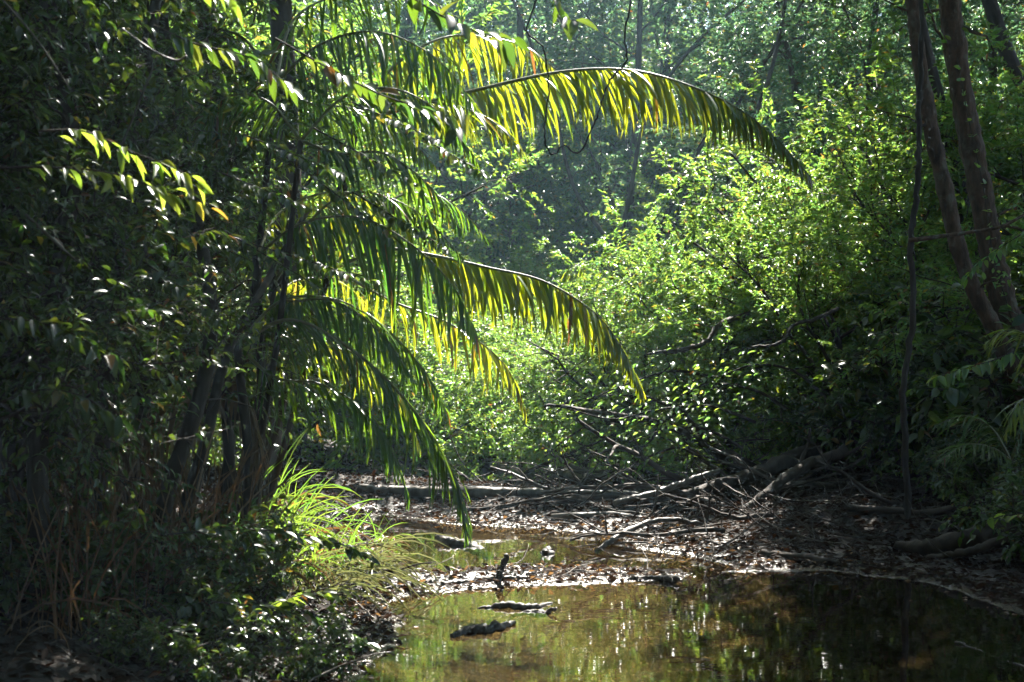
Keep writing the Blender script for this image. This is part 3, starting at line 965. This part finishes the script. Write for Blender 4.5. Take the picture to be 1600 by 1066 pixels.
palm('palm with dry brown frond folded down among the thicket stems', (350, 600, 9.3), (340, 850, 9.3), .04, [
    dict(p=[(365, 580, 9.2), (385, 620, 9.1), (400, 680, 9.0), (405, 740, 9.0)], n=60, length=.42, width=.026, mat='dry_leaf', droop=3.0),
    dict(p=[(330, 560, 9.2), (300, 600, 9.1), (285, 680, 9.0), (280, 760, 9.0)], n=60, length=.45, width=.022, mat='dry_leaf', droop=3.6),
    dict(p=[(320, 620, 8.8), (250, 640, 8.6), (200, 700, 8.5), (180, 780, 8.5)], n=60, length=.45, width=.022, mat='dry_leaf', droop=3.6),
])
palm('small bright palm standing between the bushes beyond the pools', (960, 520, 19), (965, 640, 19), .04, [
    dict(p=[(955, 450, 19), (920, 412, 19), (885, 425, 19), (872, 470, 19)], n=44, length=.5, width=.04, droop=2.4),
    dict(p=[(975, 460, 19), (1000, 440, 19.2), (1030, 460, 19.3), (1045, 520, 19.3)], n=40, length=.5, width=.04, droop=2.4),
    dict(p=[(940, 470, 18.6), (900, 460, 18.4), (860, 490, 18.3)], n=36, length=.45, width=.04, droop=2.2),
])
palm('bluish palm half hidden behind the sunlit shrub', (1400, 420, 18), (1400, 640, 18), .05, [
    dict(p=[(1380, 330, 18), (1340, 312, 18), (1300, 325, 18)], n=44, length=.5, width=.045, mat='leaf_far', droop=1.6),
    dict(p=[(1400, 350, 17.8), (1440, 310, 17.6), (1480, 330, 17.5)], n=44, length=.5, width=.045, mat='leaf_far', droop=1.6),
    dict(p=[(1380, 440, 17.2), (1350, 440, 16.8), (1310, 470, 16.6)], n=44, length=.5, width=.045, mat='leaf_far', droop=1.6),
])
palm('small palm at the edge of the right bank with stiff fronds', (1640, 600, 11), (1650, 760, 11), .04, [
    dict(p=[(1620, 540, 11), (1580, 515, 11), (1540, 535, 11)], n=44, length=.34, width=.022, mat='palm', droop=1.4, fwd=.9),
    dict(p=[(1620, 620, 10.8), (1590, 630, 10.6), (1570, 680, 10.5)], n=44, length=.34, width=.022, mat='palm', droop=2.4, fwd=.9),
])
palm('shaded palm with pale blue green fronds low on the right bank', (1580, 720, 12), (1590, 790, 12), .04, [
    dict(p=[(1550, 670, 12), (1510, 650, 11.9), (1460, 665, 11.8)], n=60, length=.38, width=.016, mat='palm_green', droop=1.2, fwd=1.0),
    dict(p=[(1550, 700, 11.8), (1510, 695, 11.6), (1470, 720, 11.4)], n=60, length=.38, width=.016, mat='palm_green', droop=1.2, fwd=1.0),
    dict(p=[(1600, 660, 11.8), (1610, 620, 11.6), (1640, 640, 11.4)], n=40, length=.3, width=.02, mat='leaf_far', droop=1.2, fwd=1.0),
])

# ------------------------------------------------------------------ grass clumps on the left bank
def blade_mesh(name, mat, p0, p1):
    return leaflet_mesh(name, p0, p1, mat)


BLADE = [blade_mesh('blade', M['grass'], a, b) for a, b in ((85, 40), (80, 0), (75, -40), (65, -60))]
STALK = [blade_mesh('stalk', M['dry_leaf'], a, b) for a, b in ((88, 70), (84, 55), (95, 80), (80, 30), (75, -60))]
STRAW = [blade_mesh('blade', M['straw'], a, b) for a, b in ((70, -30), (60, -55), (45, -60), (30, -50))]
DRYB = [blade_mesh('blade', M['dry_leaf'], a, b) for a, b in ((80, 20), (70, -50), (50, -80), (20, -80))]


def clump(name, label, cat, group, px, Yd, n, L, w, meshes, spread=.12, seed=0, lean=None, z=None):
    rg = np.random.default_rng(seed)
    x = (px - 800) / FPX * Yd
    t = thing(name, label, cat, (x, Yd, tz(x, Yd) - .01 if z is None else z), 0, group)
    for i in range(n):
        a = rg.uniform(0, 6.283)
        if lean is not None and rg.uniform() < .6:
            a = lean + rg.normal(0, .7)
        rr = spread * math.sqrt(rg.uniform())
        o = obj('blade', meshes[rg.integers(0, len(meshes))], t)
        ll = L * rg.uniform(.55, 1.15)
        b = rg.uniform(0, 6.283)
        o.matrix_local = (Matrix.Translation((rr * math.cos(b), rr * math.sin(b), 0)) @ Matrix.Rotation(a, 4, 'Z')
                          @ Matrix.Rotation(rg.normal(0, .12), 4, 'X') @ Matrix.Diagonal((ll, w * rg.uniform(.7, 1.2), ll, 1)))
    return t


for i, (px, Yd, n, L) in enumerate([(450, 9.6, 40, .58), (505, 10.0, 40, .55), (400, 10.4, 45, .75), (545, 10.8, 36, .5), (470, 11.4, 50, .7), (580, 12.2, 30, .45), (430, 12.8, 50, .9), (370, 9.4, 36, .65)]):
    clump('grass_clump', 'sunlit clump of long arching grass at the foot of the palms', 'grass clump', 'grass clumps below the palms', px, Yd, n, L, .013, BLADE + BLADE + DRYB[1:3], .24, 40 + i, -.6)
for i, (px, Yd, n, L) in enumerate([(520, 9.7, 60, .8), (555, 10.2, 55, .7), (480, 9.2, 45, .65)]):
    clump('dry_grass_clump', 'pale straw coloured grass bending over the muddy edge', 'grass clump', 'dry grass at the muddy edge', px, Yd, n, L, .008, STRAW, .2, 60 + i, -.5)
for i, (px, Yd, n, L) in enumerate([(170, 7.4, 70, 1.0), (230, 7.8, 80, 1.1), (290, 8.0, 70, 1.0), (110, 7.0, 60, .9), (345, 8.6, 70, .9), (50, 6.7, 50, .9), (250, 8.8, 80, 1.1), (140, 8.4, 70, 1.0)]):
    clump('dead_stalk_clump', 'clump of brown dead stalks in the shade of the thicket', 'dead plant', 'dead stalks under the thicket', px, Yd, int(n * .75), L * .85, .0065, STALK, .34, 80 + i)

# ------------------------------------------------------------------ overhanging sprigs with single leaves
def sprig(label, pts, nleaf, L, ratio, mat, r=.005, droop=.5, seed=0, spread=.8, name='leafy_branch', cat='branch', start=.15, bare='bark'):
    rg = np.random.default_rng(900 + seed)
    P = np.array([S(*p) for p in pts])
    c = bez(P, 24)
    base = c[0].copy()
    t = thing(name, label, cat, base)
    obj('stem', local_mesh('stem', c, np.linspace(r, r * .35, 24), base, bare, 6, .02), t)
    T = nrm(np.gradient(c, axis=0))
    for i in range(nleaf):
        f = start + (1 - start) * (i + rg.uniform(0, .8)) / nleaf
        k = min(int(f * 23), 23)
        side = nrm(np.cross(T[k], UP)) * (1 if i % 2 else -1)
        d = nrm(T[k] * .6 + side * spread + rg.normal(0, .3, 3) - UP * droop)
        l_ = L * rg.uniform(.75, 1.2)
        o = obj('leaf', LM[mat], t)
        o.matrix_local = pose(c[k] - base + rg.normal(0, .008 if name != 'leafy_bough' else .13, 3), d, UP + rg.normal(0, .35, 3), l_, l_ * ratio)
    return t


sprig('thin branch with pale sunlit drooping leaves in front of the dark thicket', [(-30, 262, 5.6), (90, 262, 5.6), (180, 272, 5.6), (260, 300, 5.6), (345, 325, 5.6)], 34, .105, .30, 'leaf_gold', .006, .45, 1)
sprig('short upper branch with sunlit curved leaves in front of the dark thicket', [(60, 205, 5.5), (130, 205, 5.5), (200, 235, 5.5), (270, 262, 5.5), (320, 290, 5.5)], 26, .11, .28, 'leaf_gold', .005, .45, 2)
sprig('hanging twig with two broad bright leaves at the canopy edge', [(300, -40, 5.2), (325, -20, 5.2), (350, -5, 5.2), (372, 2, 5.2)], 6, .10, .38, 'leaf_gold', .004, .9, 3)
sprig('dark branch with broad oval leaves hanging in front of the palm crowns', [(600, -40, 6.2), (650, 0, 6.2), (700, 30, 6.2), (760, 55, 6.2), (800, 60, 6.2)], 22, .13, .38, 'leaf_shade', .006, .3, 4)
sprig('dark twig with few leaves hanging at the canopy edge over the stream', [(840, -40, 6.6), (865, 0, 6.6), (880, 25, 6.6), (905, 35, 6.6)], 9, .11, .36, 'leaf_shade', .004, .3, 5)
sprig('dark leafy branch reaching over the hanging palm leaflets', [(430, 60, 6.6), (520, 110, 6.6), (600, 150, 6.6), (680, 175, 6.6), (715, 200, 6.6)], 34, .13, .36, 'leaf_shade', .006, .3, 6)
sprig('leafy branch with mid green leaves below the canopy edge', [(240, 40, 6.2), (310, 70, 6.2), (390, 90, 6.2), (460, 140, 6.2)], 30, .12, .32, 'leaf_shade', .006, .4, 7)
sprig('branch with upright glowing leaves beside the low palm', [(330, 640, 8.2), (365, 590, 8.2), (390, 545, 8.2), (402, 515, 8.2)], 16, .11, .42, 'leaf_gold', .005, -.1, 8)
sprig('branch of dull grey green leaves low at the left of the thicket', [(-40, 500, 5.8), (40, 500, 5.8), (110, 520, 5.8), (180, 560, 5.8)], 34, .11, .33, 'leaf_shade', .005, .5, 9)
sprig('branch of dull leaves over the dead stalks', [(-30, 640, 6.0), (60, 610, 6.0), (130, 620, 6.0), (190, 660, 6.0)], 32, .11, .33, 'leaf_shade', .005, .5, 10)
sprig('small sprig of rounded bright leaves over the mossy root', [(1640, 800, 9.4), (1600, 802, 9.4), (1570, 806, 9.4), (1545, 812, 9.4)], 9, .085, .55, 'leaf_gold', .004, .1, 11)
sprig('branch of pointed sunlit leaves in front of the leaning trunks', [(1600, 540, 11.5), (1560, 560, 11.4), (1510, 575, 11.3), (1455, 590, 11.2)], 40, .13, .34, 'leaf_sun', .006, .5, 12)
sprig('leafy branch in front of the thick leaning trunk', [(1640, 340, 12.2), (1590, 370, 12.2), (1545, 400, 12.2), (1500, 440, 12.2)], 40, .10, .4, 'leaf_sun', .006, .3, 13)
sprig('creeping branch with bright leaves on the bank litter', [(330, 1010, 6.9), (400, 960, 7.1), (470, 930, 7.4), (560, 925, 7.8)], 40, .085, .5, 'leaf_gold', .005, .1, 14)
sprig('low branch with dark glossy leaves over the muddy edge', [(220, 840, 7.2), (320, 830, 7.4), (430, 830, 7.7), (530, 850, 8.0), (590, 880, 8.2)], 60, .09, .5, 'leaf_shade', .006, .2, 15)
sprig('low branch with glossy leaves near the waterline', [(330, 940, 6.6), (420, 950, 6.8), (510, 975, 7.0), (580, 1010, 7.1)], 54, .085, .5, 'leaf_shade', .006, .2, 16)
sprig('leafy creeper climbing the thicker leaning trunk', [(1600, 560, 13.1), (1572, 470, 13.15), (1550, 390, 13.15), (1536, 290, 13.2), (1512, 180, 13.2), (1496, 90, 13.2)], 44, .075, .6, 'leaf_sun', .008, .1, 17, 1.1, 'creeper', 'creeper')
for i, pts in enumerate([
    [(1180, 660, 15.2), (1110, 635, 15), (1030, 640, 14.8), (960, 655, 14.6), (890, 640, 14.5)],
    [(1160, 700, 15.0), (1100, 670, 14.8), (1040, 672, 14.7), (985, 690, 14.6)],
    [(1120, 590, 15.6), (1050, 580, 15.4), (980, 600, 15.2), (920, 625, 15)],
    [(1230, 640, 15.0), (1180, 610, 14.8), (1110, 600, 14.7), (1060, 620, 14.6)],
    [(1060, 640, 15.6), (1000, 620, 15.6), (930, 620, 15.5), (850, 640, 15.4)],
    [(1290, 620, 15.2), (1240, 580, 15), (1180, 570, 14.8), (1120, 590, 14.7)],
    [(980, 660, 16.4), (930, 660, 16.3), (880, 690, 16.2), (850, 715, 16.2)],
    [(1100, 720, 15.2), (1060, 700, 15.0), (1010, 715, 15), (970, 735, 15)]]):
    sprig('leafy bough of the leaning shrub hanging low over the fallen logs', pts, 110, .085, .42, 'leaf_sun', .02, .25, 50 + i, 1.3, 'leafy_bough')['group'] = 'leafy boughs over the fallen logs'
for i, (px, py, Yd, dx, dy) in enumerate([(720, 250, 8.6, 70, 40), (600, 260, 8.2, 110, 60), (560, 330, 8.4, 120, 90), (480, 250, 8.0, 100, 40), (650, 360, 8.6, 100, 60), (640, 200, 8.4, 90, 40),
                                          (450, 420, 8.2, 100, 60), (330, 380, 7.6, 110, 50), (300, 470, 7.6, 90, 60), (420, 300, 7.8, 100, 40), (520, 420, 8.6, 130, 40), (240, 420, 7.2, 90, 60)]):
    sprig('drooping branch with small dark glossy leaves between the palm fronds', [(px - dx, py - dy, Yd + .2), (px - dx * .4, py - dy * .4, Yd + .1), (px, py, Yd), (px + dx * .6, py + dy * .6, Yd - .1)],
          46, .075, .42, 'leaf_shade', .006, .45, 30 + i, 1.0)['group'] = 'dark branches between the palm fronds'

# ------------------------------------------------------------------ vines
def wood(name, label, cat, pts, radii, mat, sides=8, n=30, rough=.06, group=None, jit=0.0, seed=0, world_pts=False):
    rg = np.random.default_rng(seed)
    P = np.array(pts, float) if world_pts else np.array([S(*p) for p in pts])
    c = bez(P, n)
    if jit:
        c = c + rg.normal(0, jit, c.shape)
    base = c[0].copy()
    r = np.interp(np.linspace(0, 1, n), np.linspace(0, 1, len(radii)), radii)
    o = obj(name, local_mesh(name, c, r, base, mat, sides, rough), None, label, cat, group)
    o.location = base
    return o


wood('hanging_vine', 'thin black vine looping down below the long palm frond', 'vine',
     [(990, -40, 9.5), (985, 0, 9.5), (976, 60, 9.5), (978, 98, 9.5), (956, 122, 9.5), (940, 160, 9.5), (930, 192, 9.5), (906, 238, 9.5), (882, 228, 9.5), (862, 241, 9.5), (850, 208, 9.5), (854, 170, 9.5), (857, 130, 9.5), (848, 75, 9.5), (824, 48, 9.5), (838, 0, 9.5), (842, -40, 9.5)],
     [.007, .006, .006, .007], 'vine', 5, 90, .1, jit=.004)
wood('hanging_vine', 'thick dark vine hanging straight down before the leaning trunks', 'vine',
     [(1442, -40, 12.4), (1440, 60, 12.4), (1436, 170, 12.4), (1435, 280, 12.4), (1424, 380, 12.4), (1427, 500, 12.4), (1412, 600, 12.4), (1414, 700, 12.4), (1420, 840, 12.4)], [.022, .026, .028, .03], 'vine', 7, 70, .1, jit=.006)
wood('liana', 'bare liana running sideways across the leaning trunks', 'vine', [(1420, 376, 12.3), (1480, 368, 12.3), (1535, 360, 12.3), (1570, 352, 12.3), (1610, 330, 12.3)], [.022, .016, .013], 'bark_red', 6, 30, .08)
wood('bare_twig', 'long pale straight twig slanting down in front of the dark thicket', 'twig', [(5, 0, 5.4), (60, 65, 5.4), (110, 140, 5.4)], [.004, .003], 'driftwood', 5, 14)
wood('bare_twig', 'slanting pale stem in front of the dark trunk', 'twig', [(190, 228, 6.8), (215, 165, 6.8), (245, 90, 6.8)], [.006, .005], 'driftwood', 5, 14)
wood('bare_twig', 'short brown broken twig left of the thicket stems', 'twig', [(40, 335, 6.0), (80, 372, 6.0), (122, 410, 6.0)], [.006, .008, .004], 'driftwood', 5, 14)
wood('bare_twig', 'hooked twig hanging under the canopy edge', 'twig', [(190, 45, 6.0), (240, 80, 6.0), (275, 95, 6.0), (292, 88, 6.0)], [.005, .006, .007], 'driftwood', 5, 20)

# ------------------------------------------------------------------ logs and driftwood
LOGS = [
    ('fallen_log', 'long straight pale log lying across the debris dam', 'log', [(560, 764, 16.2), (640, 768, 16.2), (760, 771, 16.1), (880, 773, 16), (1010, 777, 15.9)], [.055, .06, .06, .05], 'driftwood'),
    ('fallen_log', 'thick curved grey log behind the straight pale log', 'log', [(760, 722, 20), (820, 742, 19.6), (900, 745, 19.4), (980, 748, 19.2)], [.08, .11, .11, .08], 'driftwood'),
    ('fallen_log', 'slim log at the far edge of the debris dam', 'log', [(690, 700, 21.5), (780, 712, 21.2), (850, 722, 21)], [.05, .07, .05], 'driftwood'),
    ('fallen_limb', 'massive dark limb rising from the driftwood into the shrub', 'log', [(1000, 784, 13.9), (1090, 768, 14.2), (1170, 744, 14.6), (1250, 712, 15), (1330, 680, 15.6)], [.03, .05, .07, .09, .11], 'bark'),
    ('fallen_limb', 'dark forked limb propped against the massive limb', 'log', [(1150, 806, 13.2), (1200, 768, 13.6), (1250, 732, 14), (1320, 706, 14.4)], [.03, .045, .055, .06], 'bark'),
    ('fallen_limb', 'pale bare limb slanting over the straight log', 'log', [(960, 786, 13.9), (1030, 768, 14), (1085, 748, 14.1), (1125, 734, 14.2)], [.03, .035, .03, .02], 'driftwood'),
    ('dead_branch', 'crooked pale branch rising above the back logs', 'branch', [(965, 770, 16.4), (930, 745, 16.5), (900, 732, 16.6), (870, 715, 16.7), (848, 695, 16.8)], [.035, .03, .025, .015], 'driftwood'),
    ('dead_branch', 'green grey branch dipping its end into the back pool', 'branch', [(932, 862, 12.0), (965, 838, 12.2), (1010, 818, 12.5), (1060, 812, 12.7), (1110, 822, 12.8)], [.022, .026, .022, .012], 'driftwood'),
    ('driftwood', 'forked black driftwood sticking out of the back pool', 'driftwood', [(684, 838, 12.4), (700, 848, 12.3), (735, 854, 12.2), (752, 864, 12), (770, 872, 11.9)], [.025, .055, .045, .05, .02], 'wet_wood'),
    ('stump', 'small black stump tip in the back pool', 'stump', [(846, 873, 11.7), (852, 866, 11.7), (858, 862, 11.7), (864, 872, 11.6)], [.03, .04, .04, .02], 'wet_wood'),
    ('driftwood', 'dark straight floating branch in the front pool', 'driftwood', [(748, 950, 9.15), (785, 946, 9.15), (830, 947, 9.12), (862, 942, 9.1)], [.006, .020, .024, .018, .008], 'wet_wood'),
    ('driftwood', 'second piece of floating branch beside the straight one', 'driftwood', [(800, 964, 9.0), (825, 957, 9.0), (848, 960, 8.98), (868, 951, 8.9)], [.005, .012, .026, .020, .008], 'wet_wood'),
    ('driftwood', 'ragged dark driftwood caught near the left edge of the front pool', 'driftwood', [(705, 994, 8.3), (735, 984, 8.4), (770, 982, 8.4), (803, 974, 8.4)], [.012, .03, .03, .012], 'wet_wood'),
    ('snag', 'short dark peg of wood standing on the mud bar', 'stump', [(776, 912, 10.1), (782, 890, 10.1), (793, 868, 10.1)], [.026, .022, .016], 'wet_wood'),
    ('root', 'smooth thick root reaching along the right bank to the water', 'root', [(1400, 852, 11.4), (1440, 856, 11.2), (1500, 845, 11), (1560, 832, 10.8), (1660, 815, 10.6)], [.03, .06, .075, .08, .10], 'bark'),
    ('root', 'lower thin root under the smooth thick root', 'root', [(1450, 872, 11), (1510, 862, 10.8), (1570, 845, 10.6), (1660, 835, 10.4)], [.02, .03, .035, .05], 'bark'),
    ('dead_branch', 'long log half buried in the litter of the right bank', 'branch', [(1190, 865, 11.8), (1260, 873, 11.6), (1310, 880, 11.5)], [.03, .035, .02], 'bark'),
    ('stake', 'pale upright stake in the litter of the right bank', 'stake', [(1338, 862, 12), (1337, 845, 12), (1335, 828, 12)], [.018, .018, .014], 'driftwood'),
    ('bare_twig', 'long thin twig lying on the front pool', 'twig', [(1492, 1004, 8.0), (1540, 1020, 7.75), (1610, 1046, 7.35)], [.005, .004], 'driftwood'),
    ('dead_branch', 'fallen pole leaning in the left bank shade', 'branch', [(160, 905, 7.6), (210, 940, 7.3), (262, 980, 7.0)], [.025, .03, .03], 'wet_wood'),
    ('dead_branch', 'long pale pole lying along the mud bar', 'branch', [(690, 912, 10.0), (760, 905, 10.1), (830, 902, 10.2)], [.014, .018, .012], 'driftwood'),
    ('dead_branch', 'dark branch at the tip of the mud bar', 'branch', [(980, 905, 10.2), (1020, 903, 10.25), (1062, 906, 10.2)], [.012, .02, .028], 'wet_wood'),
    ('dead_branch', 'overhanging dark branch under the bright leaning shrub', 'branch', [(1190, 745, 16), (1130, 715, 15.7), (1060, 672, 15.4), (990, 655, 15), (900, 640, 14.6), (850, 632, 14.4)], [.06, .05, .04, .03, .012], 'bark'),
    ('dead_branch', 'second dark branch curving down from the leaning shrub', 'branch', [(1210, 750, 15.6), (1160, 720, 15.4), (1110, 690, 15.2), (1060, 640, 15), (1010, 620, 14.8)], [.05, .04, .035, .012], 'bark'),
    ('dead_branch', 'bent bare branch crossing the sunlit shrub', 'branch', [(1010, 553, 15.6), (1060, 548, 15.6), (1100, 535, 15.8), (1130, 505, 16), (1170, 490, 16.4)], [.012, .03, .03, .035, .03], 'bark'),
    ('dead_branch', 'looped bare branch against the dark hollow of the bank', 'branch', [(1170, 545, 14.6), (1220, 535, 14.6), (1238, 510, 14.8), (1270, 500, 15), (1310, 482, 15.2)], [.012, .02, .02, .022], 'bark'),
]
def ground_hit(px, py, lift=0.0):
    ys = np.linspace(6, 34, 900)
    x = (px - 800) / FPX * ys
    z = CAMZ + (HOR - py) / FPX * ys
    g = np.maximum(terrain(x, ys), 0.0) + lift
    h = np.where(z <= g)[0]
    return ys[h[0]] if len(h) else 20.0


LYING = ('straight pale', 'curved grey', 'slim log', 'straight floating', 'ragged dark', 'half buried', 'lying on the front', 'along the mud', 'tip of the mud')
for i, (nme, lab, cat, pts, rad, mat) in enumerate(LOGS):
    if any(k in lab for k in LYING):
        rm = np.interp(np.linspace(0, 1, len(pts)), np.linspace(0, 1, len(rad)), rad)
        pts = [(a, b, ground_hit(a, b, r * .7)) for (a, b, c), r in zip(pts, rm)]
    wood(nme, lab, cat, pts, [r * 1.0 for r in rad], mat, 9, 28, .12, seed=i, jit=.006)

# loose sticks on the debris dam and the right bank
rs = np.random.default_rng(77)


def stick_mesh(i):
    rg = np.random.default_rng(700 + i)
    c = wander((0, 0, 0), (1, 0, 0), 1.0, 9, .14, 0, rg)
    mb = MB()
    r = rg.uniform(.008, .014)
    tube(mb, c, np.linspace(r, r * .4, 10), 5, .08, rg)
    for j in range(rg.integers(0, 3)):
        b = wander(c[rg.integers(3, 8)], (.8, rg.normal(0, .7), rg.normal(0, .5)), .35, 5, .15, 0, rg)
        tube(mb, b, np.linspace(r * .6, r * .2, 6), 4, 0, rg)
    return mb


STK = [[stick_mesh(i).mesh('dead_stick', M[mm], True) for i in range(6)] for mm in ('driftwood', 'bark', 'wet_wood')]
ZONES = [  # px range, depth range, count, label, group, length, material weights
    ((640, 1180), (13.6, 17.2), 100, 'dead stick in the tangled debris dam between the pools', 'sticks of the debris dam', .8, (.4, .45, .15)),
    ((1020, 1480), (11.0, 15.5), 100, 'dead stick lying in the litter of the right bank', 'sticks on the right bank', .7, (.3, .55, .15)),
    ((600, 1060), (10.05, 10.6), 34, 'short stick stranded on the mud bar', 'sticks on the mud bar', .35, (.5, .2, .3)),
    ((430, 640), (8.4, 11.5), 46, 'thin stick on the muddy left edge', 'sticks on the left edge', .45, (.5, .3, .2)),
    ((20, 600), (6.3, 8.4), 40, 'dead stick on the litter of the left bank', 'sticks on the left bank', .5, (.4, .4, .2)),
]
for (a, b), (y0, y1), cnt, lab, grp, L, wts in ZONES:
    k = 0
    while k < cnt:
        y = rs.uniform(y0, y1)
        x = (rs.uniform(a, b) - 800) / FPX * y
        z = tz(x, y)
        if z < .012 and rs.uniform() < .9:
            continue
        k += 1
        me = STK[rs.choice(3, p=wts)][rs.integers(0, 6)]
        o = obj('dead_stick', me, None, lab, 'stick', grp)
        s = L * rs.uniform(.4, 1.5)
        up = abs(rs.normal(.05, .22))
        o.location = (x, y, z + .012)
        o.rotation_euler = (rs.uniform(0, 6.28), -up, rs.uniform(0, 6.28))
        o.scale = (s, s * 1.0, s * 1.0)

BIG = []
for i in range(5):
    rg_ = np.random.default_rng(1200 + i)
    c = wander((0, 0, 0), (1, 0, 0), 1.0, 12, .10, 0, rg_)
    mb = MB()
    r = rg_.uniform(.014, .022)
    tube(mb, c, np.linspace(r, r * .45, 13), 7, .08, rg_)
    for j in range(4):
        q = c[rg_.integers(3, 11)]
        b = wander(q, (.7, rg_.normal(0, .6), rg_.normal(0, .25)), rg_.uniform(.2, .5), 7, .2, 0, rg_)
        tube(mb, b, np.linspace(r * .5, r * .12, 8), 5, .05, rg_)
        b2 = wander(b[4], nrm(b[4] - b[3]) + rg_.normal(0, .5, 3), .18, 5, .2, 0, rg_)
        tube(mb, b2, np.linspace(r * .25, r * .08, 6), 4, 0, rg_)
    BIG.append([mb.mesh('fallen_branch', M[k], True) for k in ('driftwood', 'bark')])
for i in range(36):
    y = rs.uniform(13.6, 19) if i < 22 else rs.uniform(12, 16)
    x = (rs.uniform(640, 1200) - 800) / FPX * y if i < 22 else (rs.uniform(1080, 1420) - 800) / FPX * y
    o = obj('fallen_branch', BIG[rs.integers(0, 5)][0 if rs.uniform() < .1 else 1], None,
            'forked fallen branch tangled in the debris dam' if i < 22 else 'forked fallen branch lying on the dark right bank', 'branch',
            'fallen branches of the debris dam' if i < 22 else 'fallen branches of the right bank')
    s_ = rs.uniform(1.0, 2.2)
    o.location = (x, y, max(tz(x, y), 0) + .05)
    o.rotation_euler = (rs.uniform(0, 6.28), -abs(rs.normal(.0, .05)), rs.choice([0, math.pi]) + rs.normal(0, .5))
    o.scale = (s_, s_, s_)

mb = MB()
for i in range(900):
    k = rs.uniform()
    if k < .45:
        x, y = rs.uniform(-1.2, 2.6), rs.uniform(13.4, 17.5)
    elif k < .85:
        y = rs.uniform(10.8, 15.5)
        x = (rs.uniform(1020, 1560) - 800) / FPX * y
    else:
        y = rs.uniform(6.4, 9.5)
        x = (rs.uniform(20, 600) - 800) / FPX * y
    z = tz(x, y)
    if z < .01:
        continue
    a = rs.uniform(0, 6.28)
    c = wander((x, y, z + .01), (math.cos(a), math.sin(a), rs.normal(.05, .2)), rs.uniform(.15, .5), 4, .18, 0, rs)
    c[:, 2] = np.maximum(c[:, 2], terrain(c[:, 0], c[:, 1]) + .004)
    tube(mb, c, np.linspace(.006, .002, 5) * rs.uniform(.6, 1.4), 4, 0, rs)
obj('twig_litter', mb.mesh('twig_litter', M['bark'], True), None, 'fine broken twigs strewn over the banks', 'twigs', None, 'stuff')

# leaf litter on the banks
def litter(name, label, n, xr, yr, size, seed, mat='litter', zmin=0.0, zmax=2.0, lift=.02, tilt=.42, weight=None):
    rg = np.random.default_rng(seed)
    x = rg.uniform(*xr, n)
    y = rg.uniform(*yr, n)
    z = terrain(x, y)
    ok = (z > zmin) & (z < zmax)
    if weight is not None:
        ok &= rg.uniform(0, 1, n) < weight(x, y)
    x, y, z = x[ok], y[ok], z[ok]
    k = len(x)
    P = np.stack([x, y, z + rg.uniform(.004, lift, k)], -1)
    a = rg.uniform(0, 6.283, k)
    D = np.stack([np.cos(a), np.sin(a), rg.normal(0, .3, k)], -1)
    N = UP + rg.normal(0, tilt, (k, 3))
    L = size * rg.uniform(.5, 1.3, k)
    mb = MB()
    leaves_into(mb, P, D, N, L, L * rg.uniform(.35, .6, k), LEAF2)
    return obj(name, mb.mesh(name, M[mat]), None, label, 'leaf litter', None, 'stuff')


litter('leaf_litter', 'brown leaf litter covering the muddy banks', 80000, (-4.5, 7), (4.5, 18), .075, 1, zmin=.006)
litter('leaf_litter', 'pale dry leaves stranded along the mud bar and edges', 2600, (-1.6, 2.8), (8.5, 14), .055, 2, 'dry_leaf', .004, .06, .04)
litter('leaf_litter', 'leaf litter of the forest floor behind the pools', 24000, (-9, 12), (17, 36), .10, 3, zmin=.03)

# leaves and scum afloat on the pools
rg_ = np.random.default_rng(31)
x = rg_.uniform(-1.2, 3.4, 5200)
y = rg_.uniform(6.8, 13.5, 5200)
zt = terrain(x, y)
edge = np.exp(zt / .05)
ok = (zt < -.004) & (rg_.uniform(0, 1, 5200) < .003 + .4 * np.where(zt > -.05, edge, 0))
P_ = np.stack([x, y, np.full(5200, .004)], -1)[ok]
k = len(P_)
a = rg_.uniform(0, 6.283, k)
L = .045 * rg_.uniform(.3, 1.3, k)
mb = MB()
leaves_into(mb, P_, np.stack([np.cos(a), np.sin(a), np.zeros(k)], -1), UP + rg_.normal(0, .10, (k, 3)), L, L * .5, LEAF2)
obj('floating_leaves', mb.mesh('floating_leaves', M['dry_leaf']), None, 'small dead leaves afloat along the margins of the pools', 'leaf litter', None, 'stuff')

# ------------------------------------------------------------------ hazy air
hz, n, l, out = new_mat('haze')
pv = n.new('ShaderNodeVolumePrincipled')
pv.inputs['Color'].default_value = (.50, .78, 1.0, 1)
pv.inputs['Density'].default_value = 0.0008
pv.inputs['Anisotropy'].default_value = 0.35
l.new(pv.outputs[0], out.inputs['Volume'])
x0, x1, y0, y1, z0, z1 = -165, 165, -65, 205, -1.5, 50
V = np.array([(x, y, z) for x in (x0, x1) for y in (y0, y1) for z in (z0, z1)], float)
F = np.array([(0, 1, 3, 2), (4, 6, 7, 5), (0, 4, 5, 1), (2, 3, 7, 6), (0, 2, 6, 4), (1, 5, 7, 3)])
obj('haze', mesh_np('haze', V, F, hz), None, 'thin bluish haze hanging in the forest air', 'haze', None, 'stuff')
